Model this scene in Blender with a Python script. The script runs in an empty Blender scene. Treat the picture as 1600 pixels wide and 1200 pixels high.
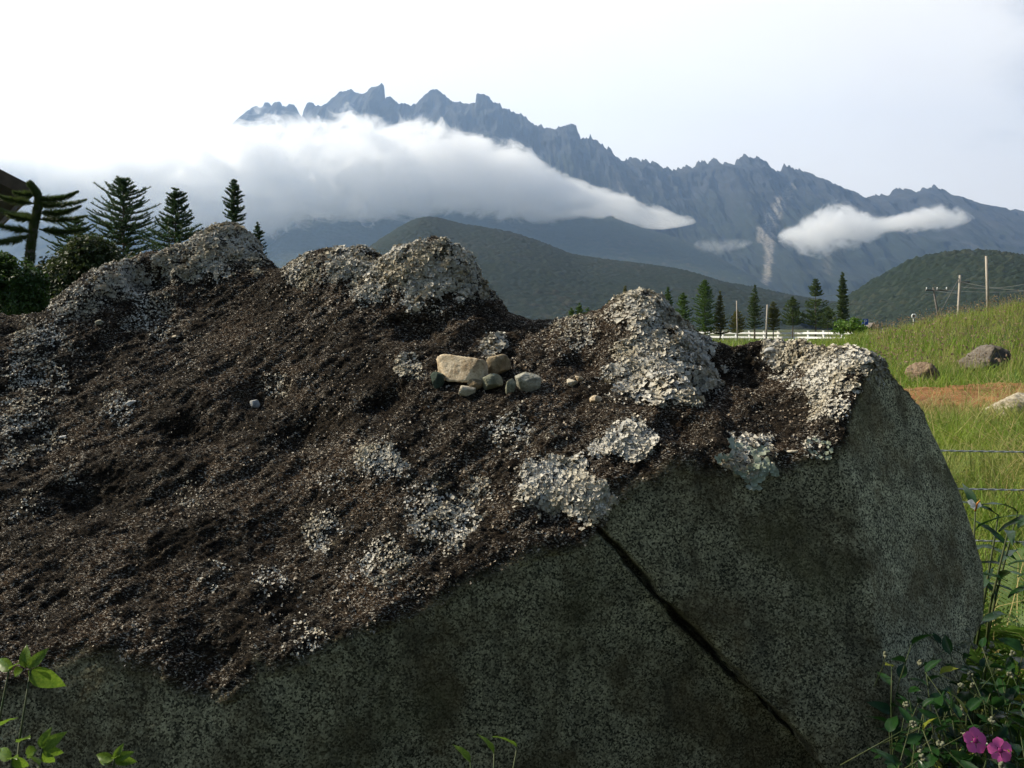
import bpy, math, random
import numpy as np
from mathutils import Vector, Matrix, Quaternion

SC = bpy.context.scene
COL = SC.collection
RNG = np.random.RandomState(7)
random.seed(7)

# ------------------------------------------------------------------ camera
F = 1330.0          # focal length in photo pixels (1600 wide)
EYE = 1.6
HOR = 505.0         # photo row of the horizon
cam_d = bpy.data.cameras.new('camera')
cam = bpy.data.objects.new('camera', cam_d)
COL.objects.link(cam)
cam.location = (0, 0, EYE)
cam.rotation_euler = (math.pi / 2, 0, 0)
cam_d.sensor_width = 36
cam_d.lens = 36 * F / 1600
cam_d.shift_y = -(600 - HOR) / 1600
cam_d.clip_start = 0.05
cam_d.clip_end = 60000
SC.camera = cam

# ------------------------------------------------------------------ sun, sky, exposure
SUN_AZ = 77.0       # degrees to the left of the view direction
SUN_EL = 37.0
az, el = math.radians(SUN_AZ), math.radians(SUN_EL)
SUN_DIR = Vector((-math.cos(el) * math.sin(az), math.cos(el) * math.cos(az), math.sin(el)))
sun_d = bpy.data.lights.new('sun', 'SUN')
sun_d.energy = 5.0
sun_d.angle = math.radians(0.5)
sun_d.color = (1.0, 0.90, 0.72)
sun = bpy.data.objects.new('sun', sun_d)
COL.objects.link(sun)
sun.location = (-20, 8, 20)
sun.rotation_euler = (-SUN_DIR).to_track_quat('-Z', 'Y').to_euler()

SC.view_settings.view_transform = 'Standard'
SC.view_settings.look = 'None'
SC.view_settings.exposure = 0.7
SC.view_settings.gamma = 1.0
SC.view_settings.use_curve_mapping = False
SC.cycles.volume_bounces = 60
SC.cycles.max_bounces = 70
SC.cycles.diffuse_bounces = 3
SC.cycles.transparent_max_bounces = 12
SC.cycles.transmission_bounces = 4
SC.cycles.volume_step_rate = 0.07
SC.cycles.use_denoising = True

world = bpy.data.worlds.new('World')
SC.world = world
world.use_nodes = True


class NT:
    """small node-tree helper"""
    def __init__(self, tree):
        self.t = tree
        self.n = tree.nodes
        self.l = tree.links

    def node(self, typ, **kw):
        nd = self.n.new(typ)
        for k, v in kw.items():
            setattr(nd, k, v)
        return nd

    def put(self, sock, v):
        if hasattr(v, 'is_output'):
            self.l.new(v, sock)
        else:
            sock.default_value = v

    def math(self, op, a, b=0.0, c=None, clamp=False):
        nd = self.node('ShaderNodeMath', operation=op, use_clamp=clamp)
        self.put(nd.inputs[0], a)
        self.put(nd.inputs[1], b)
        if c is not None:
            self.put(nd.inputs[2], c)
        return nd.outputs[0]

    def vmath(self, op, a, b=(0, 0, 0)):
        nd = self.node('ShaderNodeVectorMath', operation=op)
        self.put(nd.inputs[0], a)
        self.put(nd.inputs[1], b)
        return nd.outputs['Value'] if op in ('DOT_PRODUCT', 'LENGTH', 'DISTANCE') else nd.outputs[0]

    def noise(self, vec, scale, detail=3, rough=0.55, dist=0.0, col=False):
        nd = self.node('ShaderNodeTexNoise')
        self.put(nd.inputs['Vector'], vec)
        nd.inputs['Scale'].default_value = scale
        nd.inputs['Detail'].default_value = detail
        nd.inputs['Roughness'].default_value = rough
        nd.inputs['Distortion'].default_value = dist
        return nd.outputs['Color' if col else 'Fac']

    def voro(self, vec, scale, out='Distance', feature='F1', rnd=1.0):
        nd = self.node('ShaderNodeTexVoronoi', feature=feature)
        self.put(nd.inputs['Vector'], vec)
        nd.inputs['Scale'].default_value = scale
        nd.inputs['Randomness'].default_value = rnd
        return nd.outputs[out]

    def ramp(self, fac, lo, hi, to0=0.0, to1=1.0, smooth=False):
        nd = self.node('ShaderNodeMapRange')
        if smooth:
            nd.interpolation_type = 'SMOOTHSTEP'
        self.put(nd.inputs['Value'], fac)
        nd.inputs['From Min'].default_value = lo
        nd.inputs['From Max'].default_value = hi
        nd.inputs['To Min'].default_value = to0
        nd.inputs['To Max'].default_value = to1
        return nd.outputs[0]

    def mix(self, fac, a, b, mode='MIX'):
        nd = self.node('ShaderNodeMix', data_type='RGBA', blend_type=mode)
        self.put(nd.inputs[0], fac)
        for s, v in ((nd.inputs[6], a), (nd.inputs[7], b)):
            if not hasattr(v, 'is_output') and len(v) == 3:
                v = (*v, 1.0)
            self.put(s, v)
        return nd.outputs[2]

    def attr(self, name, out='Fac'):
        nd = self.node('ShaderNodeAttribute', attribute_name=name)
        return nd.outputs[out]

    def bump(self, h, strength, dist, normal=None):
        nd = self.node('ShaderNodeBump')
        nd.inputs['Strength'].default_value = strength
        nd.inputs['Distance'].default_value = dist
        self.put(nd.inputs['Height'], h)
        if normal is not None:
            self.put(nd.inputs['Normal'], normal)
        return nd.outputs[0]


def build_world():
    t = NT(world.node_tree)
    t.n.clear()
    out = t.node('ShaderNodeOutputWorld')
    sky = t.node('ShaderNodeTexSky', sky_type='NISHITA')
    sky.sun_disc = False
    sky.sun_elevation = el
    sky.sun_rotation = -az
    sky.air_density = 1.0
    sky.dust_density = 1.5
    sky.ozone_density = 1.5
    bg = t.node('ShaderNodeBackground')
    t.l.new(sky.outputs[0], bg.inputs[0])
    bg.inputs[1].default_value = 0.05
    # bright thin cloud deck piled over the mountain and round the sun, broken blue sky elsewhere, cover narrowed to cut ambient light
    co = t.node('ShaderNodeTexCoord').outputs['Generated']
    d = t.vmath('NORMALIZE', co)
    centre = Vector((-0.30, 0.92, 0.25)).normalized()
    facing = t.vmath('DOT_PRODUCT', d, tuple(centre))
    n1 = t.noise(t.vmath('MULTIPLY', d, (1.0, 1.0, 2.2)), 2.2, 6, 0.6, 0.4)
    n2 = t.noise(t.vmath('MULTIPLY', d, (1.0, 1.0, 1.6)), 5.0, 6, 0.6, 0.6)
    cover = t.math('ADD', t.math('MULTIPLY', facing, 1.0), t.math('MULTIPLY', t.math('SUBTRACT', n1, 0.5), 0.9))
    cover = t.ramp(cover, 0.30, 0.66, 0.0, 1.0, True)
    sunny = t.vmath('DOT_PRODUCT', d, tuple(SUN_DIR))
    glow = t.ramp(sunny, -0.15, 0.9, 0.80, 0.98)
    tint = t.mix(t.ramp(t.math('ADD', n2, t.math('MULTIPLY', sunny, 0.35)), 0.42, 0.72), (0.97, 0.92, 0.86), (1.0, 0.96, 0.89))
    cl = t.node('ShaderNodeBackground')
    t.put(cl.inputs[0], tint)
    t.put(cl.inputs[1], glow)
    mx = t.node('ShaderNodeMixShader')
    t.put(mx.inputs[0], cover)
    t.l.new(bg.outputs[0], mx.inputs[1])
    t.l.new(cl.outputs[0], mx.inputs[2])
    t.l.new(mx.outputs[0], out.inputs[0])


build_world()

# ------------------------------------------------------------------ helpers

def at(u, v, d):
    """the world point d metres in front of the camera plane that the photo shows at pixel (u, v)"""
    return np.array([(u - 800) / F * d, d, EYE - (v - HOR) / F * d])


_TAB = np.random.RandomState(3).rand(65536).astype(np.float32)


def _hash(ix, iy, iz, s):
    h = (ix * 73856093) ^ (iy * 19349663) ^ (iz * 83492791) ^ (s * 2654435)
    h = (h ^ (h >> 13)) * 1274126177
    return _TAB[(h ^ (h >> 16)) & 65535]


def vnoise(p, scale, seed=0):
    """value noise in 0..1 at points p (N, 3)"""
    q = np.asarray(p, dtype=np.float64) * scale
    i = np.floor(q).astype(np.int64)
    f = (q - i).astype(np.float32)
    f = f * f * (3 - 2 * f)
    r = 0
    for dx in (0, 1):
        wx = f[:, 0] if dx else 1 - f[:, 0]
        for dy in (0, 1):
            wy = f[:, 1] if dy else 1 - f[:, 1]
            for dz in (0, 1):
                wz = f[:, 2] if dz else 1 - f[:, 2]
                r = r + wx * wy * wz * _hash(i[:, 0] + dx, i[:, 1] + dy, i[:, 2] + dz, seed)
    return r


def fbm(p, scale, octs=4, gain=0.5, seed=0):
    """fractal value noise, about -0.5..0.5"""
    a, tot, r = 1.0, 0.0, 0.0
    for o in range(octs):
        r = r + a * (vnoise(p, scale * 2.03 ** o, seed + o * 17) - 0.5)
        tot += a
        a *= gain
    return r / tot


def worley(p, scale, seed=0):
    """distance to the nearest lattice-jittered feature point (2D, x and y), and its random id"""
    q = np.asarray(p, dtype=np.float64)[:, :2] * scale
    i = np.floor(q).astype(np.int64)
    best = np.full(len(q), 9.0)
    bid = np.zeros(len(q))
    z = np.zeros(len(q), dtype=np.int64)
    for dx in (-1, 0, 1):
        for dy in (-1, 0, 1):
            jx, jy = i[:, 0] + dx, i[:, 1] + dy
            px = jx + _hash(jx, jy, z, seed + 5)
            py = jy + _hash(jx, jy, z, seed + 6)
            dd = np.hypot(q[:, 0] - px, q[:, 1] - py)
            m = dd < best
            best[m] = dd[m]
            bid[m] = _hash(jx, jy, z, seed + 7)[m]
    return best, bid


def npmesh(name, V, faces, mat=None, parent=None, smooth=True, attrs=None, cols=None):
    """one mesh object from numpy arrays; faces is one (N,3)/(N,4) array or a list of them"""
    V = np.asarray(V, dtype=np.float32)
    if not isinstance(faces, list):
        faces = [faces]
    faces = [np.asarray(f, dtype=np.int32) for f in faces if len(f)]
    me = bpy.data.meshes.new(name)
    me.vertices.add(len(V))
    me.vertices.foreach_set('co', V.ravel())
    tot = np.concatenate([np.full(len(f), f.shape[1], dtype=np.int32) for f in faces])
    loops = np.concatenate([f.ravel() for f in faces])
    start = np.concatenate([[0], np.cumsum(tot)[:-1]]).astype(np.int32)
    me.loops.add(len(loops))
    me.loops.foreach_set('vertex_index', loops)
    me.polygons.add(len(tot))
    me.polygons.foreach_set('loop_start', start)
    me.polygons.foreach_set('loop_total', tot)
    me.polygons.foreach_set('use_smooth', np.full(len(tot), smooth, dtype=bool))
    for k, a in (attrs or {}).items():
        at_ = me.attributes.new(k, 'FLOAT', 'POINT')
        at_.data.foreach_set('value', np.asarray(a, dtype=np.float32))
    for k, a in (cols or {}).items():
        at_ = me.attributes.new(k, 'FLOAT_COLOR', 'POINT')
        at_.data.foreach_set('color', np.asarray(a, dtype=np.float32).ravel())
    me.update()
    me.validate()
    if mat is not None:
        me.materials.append(mat)
    ob = bpy.data.objects.new(name, me)
    COL.objects.link(ob)
    if parent is not None:
        ob.parent = parent
    return ob


class MB:
    """collects simple shapes and links them as one mesh object"""
    def __init__(self):
        self.v, self.q, self.t, self.n = [], [], [], 0

    def add(self, V, quads=None, tris=None):
        V = np.asarray(V, dtype=np.float64)
        if quads is not None and len(quads):
            self.q.append(np.asarray(quads) + self.n)
        if tris is not None and len(tris):
            self.t.append(np.asarray(tris) + self.n)
        self.v.append(V)
        self.n += len(V)
        return self

    def tube(self, pts, r, sides=6, caps=True):
        pts = np.asarray(pts, dtype=np.float64)
        n = len(pts)
        r = np.broadcast_to(np.asarray(r, dtype=np.float64), (n,))
        tan = np.gradient(pts, axis=0)
        tan /= np.linalg.norm(tan, axis=1)[:, None] + 1e-12
        ref = np.array([0.0, 0, 1]) if abs(tan[0][2]) < 0.9 else np.array([1.0, 0, 0])
        a = np.cross(tan, ref)
        a /= np.linalg.norm(a, axis=1)[:, None] + 1e-12
        b = np.cross(tan, a)
        ang = np.arange(sides) * 2 * math.pi / sides
        V = pts[:, None, :] + r[:, None, None] * (a[:, None, :] * np.cos(ang)[None, :, None] + b[:, None, :] * np.sin(ang)[None, :, None])
        i = np.arange(n - 1)[:, None] * sides
        k = np.arange(sides)[None, :]
        k2 = (k + 1) % sides
        Q = np.stack([i + k, i + k2, i + sides + k2, i + sides + k], axis=-1).reshape(-1, 4)
        V = V.reshape(-1, 3)
        T = []
        if caps:
            V = np.vstack([V, pts[0], pts[-1]])
            c0, c1 = n * sides, n * sides + 1
            for j in range(sides):
                T.append((c0, (j + 1) % sides, j))
                T.append((c1, (n - 1) * sides + j, (n - 1) * sides + (j + 1) % sides))
        return self.add(V, Q, T)

    def box(self, c, s, rz=0.0, taper=1.0):
        x, y, z = np.asarray(s) / 2
        V = np.array([[-x, -y, -z], [x, -y, -z], [x, y, -z], [-x, y, -z],
                      [-x * taper, -y * taper, z], [x * taper, -y * taper, z], [x * taper, y * taper, z], [-x * taper, y * taper, z]])
        c_, s_ = math.cos(rz), math.sin(rz)
        R = np.array([[c_, -s_, 0], [s_, c_, 0], [0, 0, 1]])
        return self.add(V @ R.T + np.asarray(c), [(0, 3, 2, 1), (4, 5, 6, 7), (0, 1, 5, 4), (1, 2, 6, 5), (2, 3, 7, 6), (3, 0, 4, 7)])

    def beam(self, p0, p1, w, h):
        p0, p1 = np.asarray(p0, float), np.asarray(p1, float)
        d = p1 - p0
        d /= np.linalg.norm(d)
        s = np.cross(d, (0, 0, 1.0))
        s /= np.linalg.norm(s)
        u = np.cross(s, d)
        V = [p + s * a * w / 2 + u * b * h / 2 for p in (p0, p1) for a, b in ((-1, -1), (1, -1), (1, 1), (-1, 1))]
        return self.add(V, [(0, 1, 2, 3), (7, 6, 5, 4), (0, 4, 5, 1), (1, 5, 6, 2), (2, 6, 7, 3), (3, 7, 4, 0)])

    def build(self, name, mat, parent=None, smooth=False, attrs=None):
        f = []
        if self.q:
            f.append(np.vstack(self.q))
        if self.t:
            f.append(np.vstack(self.t))
        return npmesh(name, np.vstack(self.v), f, mat, parent, smooth, attrs)


def tag(o, label=None, cat=None, group=None, kind=None):
    if label: o['label'] = label
    if cat: o['category'] = cat
    if group: o['group'] = group
    if kind: o['kind'] = kind
    return o


def empty(name, loc, label, cat, group=None):
    o = bpy.data.objects.new(name, None)
    o.empty_display_size = 0.1
    COL.objects.link(o)
    o.location = tuple(loc)
    return tag(o, label, cat, group)


def place(child, parent):
    """child's mesh was built in world coordinates: move its vertices under the parent's base"""
    off = np.array(parent.location)
    me = child.data
    n = len(me.vertices)
    co = np.empty(n * 3, dtype=np.float32)
    me.vertices.foreach_get('co', co)
    co = (co.reshape(-1, 3) - off).astype(np.float32)
    me.vertices.foreach_set('co', co.ravel())
    me.update()
    child.parent = parent
    return child


def base_mat(name):
    m = bpy.data.materials.new(name)
    m.use_nodes = True
    t = NT(m.node_tree)
    b = t.n['Principled BSDF']
    b.inputs['Specular IOR Level'].default_value = 0.25
    return m, t, b


def pos(t):
    return t.node('ShaderNodeNewGeometry').outputs['Position']


def obco(t):
    return t.node('ShaderNodeTexCoord').outputs['Object']


def noisy_mat(name, c1, c2, scale=8.0, rough=0.9, detail=4, bump=0.0, bscale=None, bdist=0.01, obj=True, lo=0.35, hi=0.65):
    m, t, b = base_mat(name)
    p = obco(t) if obj else pos(t)
    n = t.noise(p, scale, detail, 0.6)
    t.put(b.inputs['Base Color'], t.mix(t.ramp(n, lo, hi), c1, c2))
    b.inputs['Roughness'].default_value = rough
    if bump:
        n2 = t.noise(p, bscale or scale * 3, 4, 0.6)
        t.put(b.inputs['Normal'], t.bump(n2, bump, bdist))
    return m


def leaf_mat(name, c1, c2, trans=0.35, scale=3.0, rough=0.5, tint=None):
    """leaf surface that lets some light through; colour varies from piece to piece"""
    m, t, b = base_mat(name)
    p = obco(t)
    n = t.noise(p, scale, 3, 0.6)
    c = t.mix(t.ramp(n, 0.3, 0.7), c1, c2)
    if tint is not None:
        c = t.mix(t.attr('tint'), c, tint)
    t.put(b.inputs['Base Color'], c)
    b.inputs['Roughness'].default_value = rough
    tr = t.node('ShaderNodeBsdfTranslucent')
    t.put(tr.inputs[0], t.mix(0.5, c, (0.45, 0.6, 0.05), 'MULTIPLY') if False else c)
    ms = t.node('ShaderNodeMixShader')
    ms.inputs[0].default_value = trans
    t.l.new(b.outputs[0], ms.inputs[1])
    t.l.new(tr.outputs[0], ms.inputs[2])
    out = t.n['Material Output']
    t.l.new(ms.outputs[0], out.inputs[0])
    return m

# ------------------------------------------------------------------ ground

def sm(x, a, b):
    t = np.clip((np.asarray(x, float) - a) / (b - a), 0, 1)
    return t * t * (3 - 2 * t)


def ground_h(x, y):
    x, y = np.asarray(x, float), np.asarray(y, float)
    h = -0.0062 * np.clip(y, 0, 110) - 6.0 * sm(y, 160, 900) - 3 * sm(np.abs(x), 200, 1500)
    h = h + 3.4 * np.exp(-(((x - 31) / 11) ** 2 + ((y - 40) / 14) ** 2))
    p = np.stack([x.ravel(), y.ravel(), 0 * x.ravel()], 1)
    n = fbm(p, 0.45, 3, 0.5, 5).reshape(x.shape)
    n2 = fbm(p, 0.06, 3, 0.5, 9).reshape(x.shape)
    near = 1 - sm(np.hypot(x, y), 60, 140)
    return h + 0.16 * n * near + 0.5 * n2 * sm(np.hypot(x, y), 12, 40) * (1 - sm(np.hypot(x, y), 200, 500))


def grid_faces(nu, nv):
    i = np.arange(nu - 1)[:, None] * nv
    k = np.arange(nv - 1)[None, :]
    return np.stack([i + k, i + nv + k, i + nv + k + 1, i + k + 1], -1).reshape(-1, 4)


def build_ground():
    s = np.linspace(-1, 1, 221)
    xs = np.sign(s) * (np.sinh(np.abs(s) * 8.2) / math.sinh(8.2)) * 9000
    s2 = np.linspace(0, 1, 200)
    ys = np.concatenate([-(np.sinh(np.linspace(1, 0.02, 50) * 7) / math.sinh(7)) * 900, (np.sinh(s2 * 8.4) / math.sinh(8.4)) * 12000])
    X, Y = np.meshgrid(xs, ys, indexing='ij')
    Z = ground_h(X, Y)
    V = np.stack([X, Y, Z], -1).reshape(-1, 3)
    m, t, b = base_mat('ground_soil_and_turf')
    p = pos(t)
    n = t.noise(p, 0.5, 6, 0.65)
    n2 = t.noise(p, 7.0, 4, 0.7)
    c = t.mix(t.ramp(n, 0.35, 0.65), (0.030, 0.042, 0.012), (0.075, 0.085, 0.022))
    c = t.mix(t.ramp(n2, 0.5, 0.75), c, (0.06, 0.042, 0.022))
    t.put(b.inputs['Base Color'], c)
    b.inputs['Roughness'].default_value = 1.0
    t.put(b.inputs['Normal'], t.bump(n2, 0.6, 0.05))
    o = npmesh('ground', V, grid_faces(len(xs), len(ys)), m)
    tag(o, kind='structure')


build_ground()

# ------------------------------------------------------------------ mountain

RIDGE = np.array([
    (-700, 300), (-400, 285), (-200, 275), (0, 270), (120, 265), (217, 262), (280, 250), (330, 225), (360, 196),
    (374, 183), (382, 176.5), (393, 167), (399, 165), (405, 168), (411, 165), (414, 159), (419, 160), (424, 162.5), (430, 159), (438, 158),
    (441, 164), (446, 166), (450, 164), (452, 161.6), (460, 163.4), (464, 170), (469, 178), (473, 186), (476.5, 186), (478, 166), (479, 162), (483.4, 161),
    (489, 162.5), (494, 165.6), (504, 165.6), (513, 159), (522.5, 150), (533, 143), (537, 141), (549, 140), (560, 146), (569, 145.6),
    (579, 138), (588, 134), (598, 130.6), (600.6, 134), (601.5, 154), (607, 151.6), (613, 151.6), (615, 157), (622, 161), (635, 163), (649, 164),
    (655, 155), (666, 147), (674, 141), (680, 139), (691, 144), (697, 150), (707, 157), (715, 159), (729, 160.6), (743.5, 159), (744, 146), (747, 144),
    (755, 148), (761, 147.5), (766, 155), (772, 161), (780, 161), (785, 168), (797, 173), (810, 177.5), (822, 183), (829, 191),
    (847, 197), (860, 200), (870, 200), (880, 195), (886, 193), (893, 191), (900, 197), (904, 207), (907, 217.5), (915, 217), (920.5, 214), (922, 207), (925, 214.5),
    (931, 220), (936, 224.5), (941, 224), (944.5, 230.5), (948, 230.5), (950.5, 225), (954, 231), (958, 245), (970, 250), (977, 250),
    (985, 247), (994, 249), (996, 252.5), (1005, 251.5), (1015, 255), (1022, 252), (1030, 259), (1040, 263), (1052, 264.5),
    (1064, 264), (1067.5, 259), (1073, 252.5), (1080, 262), (1086, 260.5), (1090, 254), (1095, 249), (1101, 254), (1103, 258),
    (1110, 251), (1115, 249), (1121, 252), (1127, 256), (1135, 256), (1146, 259.5), (1150, 252.5), (1161, 242), (1167, 243), (1172.5, 249),
    (1176, 243), (1184, 243), (1190, 247.5), (1197, 254), (1205, 261), (1214, 271), (1222, 262.5), (1224.5, 257.5), (1227.5, 260.5),
    (1231, 259), (1240, 262), (1249, 268), (1259, 268), (1266, 274), (1280, 279), (1295, 287), (1316, 292.5), (1327, 296), (1337, 303),
    (1350, 309), (1361, 303), (1374, 305), (1386, 307), (1395, 295.6), (1406, 296), (1411, 300), (1413, 294.6), (1416, 299), (1433, 300),
    (1440, 295), (1450, 294), (1457, 290), (1466, 292.5), (1476, 296.4), (1490, 309), (1508, 311), (1518, 315), (1526, 321), (1542, 329),
    (1550, 326.6), (1568, 328), (1584, 329), (1600, 331), (1700, 345), (1900, 375), (2200, 405), (2500, 430)], float)
MT_D = 8200.0


def build_mountain():
    us = np.unique(np.concatenate([np.linspace(-700, 380, 220), np.linspace(380, 1600, 1100), np.linspace(1600, 2500, 120)]))
    vs = np.interp(us, RIDGE[:, 0], RIDGE[:, 1])
    jag = (vnoise(np.stack([us * 0.22, 0 * us, 0 * us], 1), 1.0, 2) - 0.5) * 5 + (vnoise(np.stack([us * 0.6, 0 * us, 0 * us], 1), 1.0, 4) - 0.5) * 4
    vs = vs + jag * np.interp(us, [400, 860, 960, 1300, 1420, 1600], [0.6, 0.8, 1.7, 1.3, 0.9, 0.7])
    rx = (us - 800) / F * MT_D
    rz = EYE + (HOR - vs) / F * MT_D
    # smooth version of the ridge: lower slopes forget the pinnacles
    k = np.exp(-np.linspace(-2.5, 2.5, 41) ** 2)
    k /= k.sum()
    xs_u = np.linspace(rx[0], rx[-1], 1400)
    sm_z = np.convolve(np.pad(np.interp(xs_u, rx, rz), 20, mode='edge'), k, mode='valid')
    rzs = np.interp(rx, xs_u, sm_z)
    nt = 92
    t = np.linspace(0, 1, nt) ** 1.35                      # 0 at the ridge, 1 at the foot
    T, RX = np.meshgrid(t, rx, indexing='xy')
    RZ = rz[:, None]
    RS = rzs[:, None]
    prof = (1 - T) ** 1.35                                # concave slope, steep under the ridge
    steep = 0.12 * np.exp(-(T / 0.10) ** 2)
    top = RS + (RZ - RS) * np.exp(-(T / 0.035) ** 1.5)
    Z = top * (prof * 0.88 + 0.12 * (1 - T))
    Y = MT_D - 3300 * T ** 1.05
    P = np.stack([RX.ravel(), Y.ravel(), Z.ravel()], 1)
    # gullies run down the slope: stretched noise, ridged
    q = P * np.array([1.0, 0.28, 0.0])
    g = 0
    for o, (s, a) in enumerate(((0.0012, 120), (0.0028, 90), (0.0065, 60), (0.016, 34), (0.04, 16))):
        warp = fbm(P * np.array([0.6, 1, 1]), s * 0.9, 2, 0.5, 80 + o)[:, None] * np.array([0.9 / s, 0, 0]) * 0.6
        n = vnoise(q + warp, s, 40 + o)
        g = g + a * (1 - np.abs(2 * n - 1) * 2) * 0.75
    g = g.reshape(T.shape)
    amp = np.clip(T / 0.08, 0, 1) ** 0.8 * np.clip((1 - T) * 4, 0, 1)
    rock = fbm(P, 0.012, 4, 0.6, 60).reshape(T.shape)
    Y2 = Y - g * amp * 0.95 - 90 * rock * np.clip(T / 0.02, 0, 1)
    Z2 = Z + g * amp * 0.22
    V = np.stack([RX, Y2, Z2], -1)
    # the far side of the mountain
    tb = np.linspace(0, 1, 14)[1:]
    back = np.stack([np.repeat(rx[:, None], 13, 1), np.repeat((MT_D + 2200 * tb)[None, :], len(rx), 0), rzs[:, None] * (1 - tb[None, :]) * 0.9 - 20], -1)
    V = np.concatenate([back[:, ::-1, :], V], 1)
    nv = V.shape[1]
    # landslide scars: bands traced down the slope at given photo columns
    A = V.reshape(-1, 3)
    U = 800 + A[:, 0] / A[:, 1] * F
    W = HOR - (A[:, 2] - EYE) / A[:, 1] * F
    jit = fbm(A, 0.012, 4, 0.6, 71) * 16
    scar = np.zeros(len(A))
    for path, strength in ((((1238, 286, 7), (1224, 310, 14), (1208, 335, 18), (1197, 360, 17), (1202, 385, 10), (1200, 410, 8), (1196, 445, 7)), 1.0),
                           (((1225, 310, 5), (1200, 335, 6), (1188, 355, 7), (1185, 380, 3)), 0.8),
                           (((968, 284, 3), (974, 305, 2)), 0.6), (((1280, 360, 6), (1292, 400, 8), (1296, 430, 5)), 0.3)):
        pa = np.array(path, float)
        cu = np.interp(W, pa[:, 1], pa[:, 0])
        hw = np.interp(W, pa[:, 1], pa[:, 2])
        d = 1 - np.abs(U + jit - cu) / hw
        d[(W < pa[0, 1]) | (W > pa[-1, 1])] = 0
        scar = np.maximum(scar, np.clip(d * 2, 0, 1) * strength)
    bare = np.clip(1 - (W - np.interp(U, RIDGE[:, 0], RIDGE[:, 1])) / 110 + fbm(A, 0.004, 3, 0.5, 91), 0, 1)
    m, t_, b = base_mat('mountain_rock_and_forest')
    p = pos(t_)
    stre = t_.vmath('MULTIPLY', p, (1.0, 0.3, 0.22))
    n = t_.noise(stre, 0.012, 6, 0.7)
    nf = t_.noise(p, 0.02, 5, 0.7)
    rockc = t_.mix(t_.ramp(n, 0.35, 0.68), (0.012, 0.014, 0.017), (0.040, 0.041, 0.043))
    forest = t_.mix(t_.ramp(nf, 0.35, 0.65), (0.006, 0.010, 0.007), (0.017, 0.023, 0.013))
    c = t_.mix(t_.ramp(t_.math('ADD', t_.attr('bare'), t_.math('SUBTRACT', n, 0.5)), 0.3, 0.7), forest, rockc)
    # pale streaks of bare rock, scattered
    st = t_.ramp(t_.noise(stre, 0.03, 4, 0.6), 0.70, 0.78)
    c = t_.mix(t_.math('MULTIPLY', st, 0.45), c, (0.13, 0.125, 0.115))
    sn = t_.math('MULTIPLY', t_.attr('scar'), t_.ramp(t_.noise(p, 0.05, 4, 0.7), 0.3, 0.6))
    c = t_.mix(sn, c, (0.23, 0.205, 0.175))
    t_.put(b.inputs['Base Color'], c)
    b.inputs['Roughness'].default_value = 1.0
    t_.put(b.inputs['Normal'], t_.bump(n, 0.5, 25.0))
    o = npmesh('mountain', A, grid_faces(len(rx), nv), m, attrs={'scar': scar, 'bare': bare})
    tag(o, kind='structure')


build_mountain()

# ------------------------------------------------------------------ forested hills


def build_hill(name, sil, dist, depth, step, crown, amp, greens, seed, foot=None):
    """a hill whose crest follows sil (photo columns and rows at distance dist), covered with a canopy of crowns"""
    sil = np.array(sil, float)
    sx = (sil[:, 0] - 800) / F * dist
    sz = EYE + (HOR - sil[:, 1]) / F * dist
    xs = np.arange(sx[0], sx[-1], step)
    cz = np.interp(xs, sx, sz)
    k = np.exp(-np.linspace(-2, 2, 15) ** 2)
    k /= k.sum()
    cz = np.convolve(np.pad(cz, 7, mode='edge'), k, mode='valid')
    nt = int(depth / step)
    t = np.linspace(-0.22, 1, int(nt * 1.22))
    T, X = np.meshgrid(t, xs, indexing='xy')
    fall = np.where(T > 0, 1 - np.clip(T, 0, 1) ** 1.25, 1 - (np.clip(-T, 0, 1) / 0.22) ** 2)
    Y = dist - T * depth
    Z = -12 + (cz[:, None] + 12) * fall
    P = np.stack([X.ravel(), Y.ravel(), Z.ravel()], 1)
    und = fbm(P, 3.2 / depth, 4, 0.5, seed).reshape(T.shape)
    away = np.clip(np.abs(T) * 4, 0, 1)
    Z = Z + und * 0.16 * (cz.max() + 12) * away * fall
    Y = Y + und * 0.5 * depth * away * 0.25
    P = np.stack([X.ravel(), Y.ravel(), Z.ravel()], 1)
    d1, id1 = worley(P + fbm(P, 1 / crown, 2, 0.5, seed + 3)[:, None] * crown * 0.5, 1 / crown, seed)
    d2, id2 = worley(P, 2.3 / crown, seed + 1)
    bump = amp * (np.clip(1 - d1 * 1.25, -0.25, 1) * (0.55 + 0.9 * id1) + 0.35 * np.clip(1 - d2 * 1.3, -0.2, 1))
    P[:, 2] += bump - amp * 0.5
    m, t_, b = base_mat(name + '_forest')
    p = pos(t_)
    n = t_.noise(p, 0.9 / crown, 4, 0.7)
    n2 = t_.noise(p, 0.06 / crown, 4, 0.6)
    c = t_.mix(t_.ramp(n, 0.3, 0.7), greens[0], greens[1])
    c = t_.mix(t_.math('MULTIPLY', t_.attr('tree'), 0.75), t_.mix(0.45, c, greens[0]), t_.mix(0.5, c, greens[1]))
    c = t_.mix(t_.math('MULTIPLY', t_.ramp(t_.attr('tree'), 0.55, 1.0), t_.ramp(n2, 0.4, 0.62)), c, greens[2])
    t_.put(b.inputs['Base Color'], c)
    b.inputs['Roughness'].default_value = 1.0
    t_.put(b.inputs['Normal'], t_.bump(t_.noise(p, 3.0 / crown, 3, 0.7), 1.0, crown * 0.12))
    o = npmesh(name, P, grid_faces(len(xs), len(t)), m, attrs={'tree': id1})
    tag(o, kind='structure')
    return o


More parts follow.
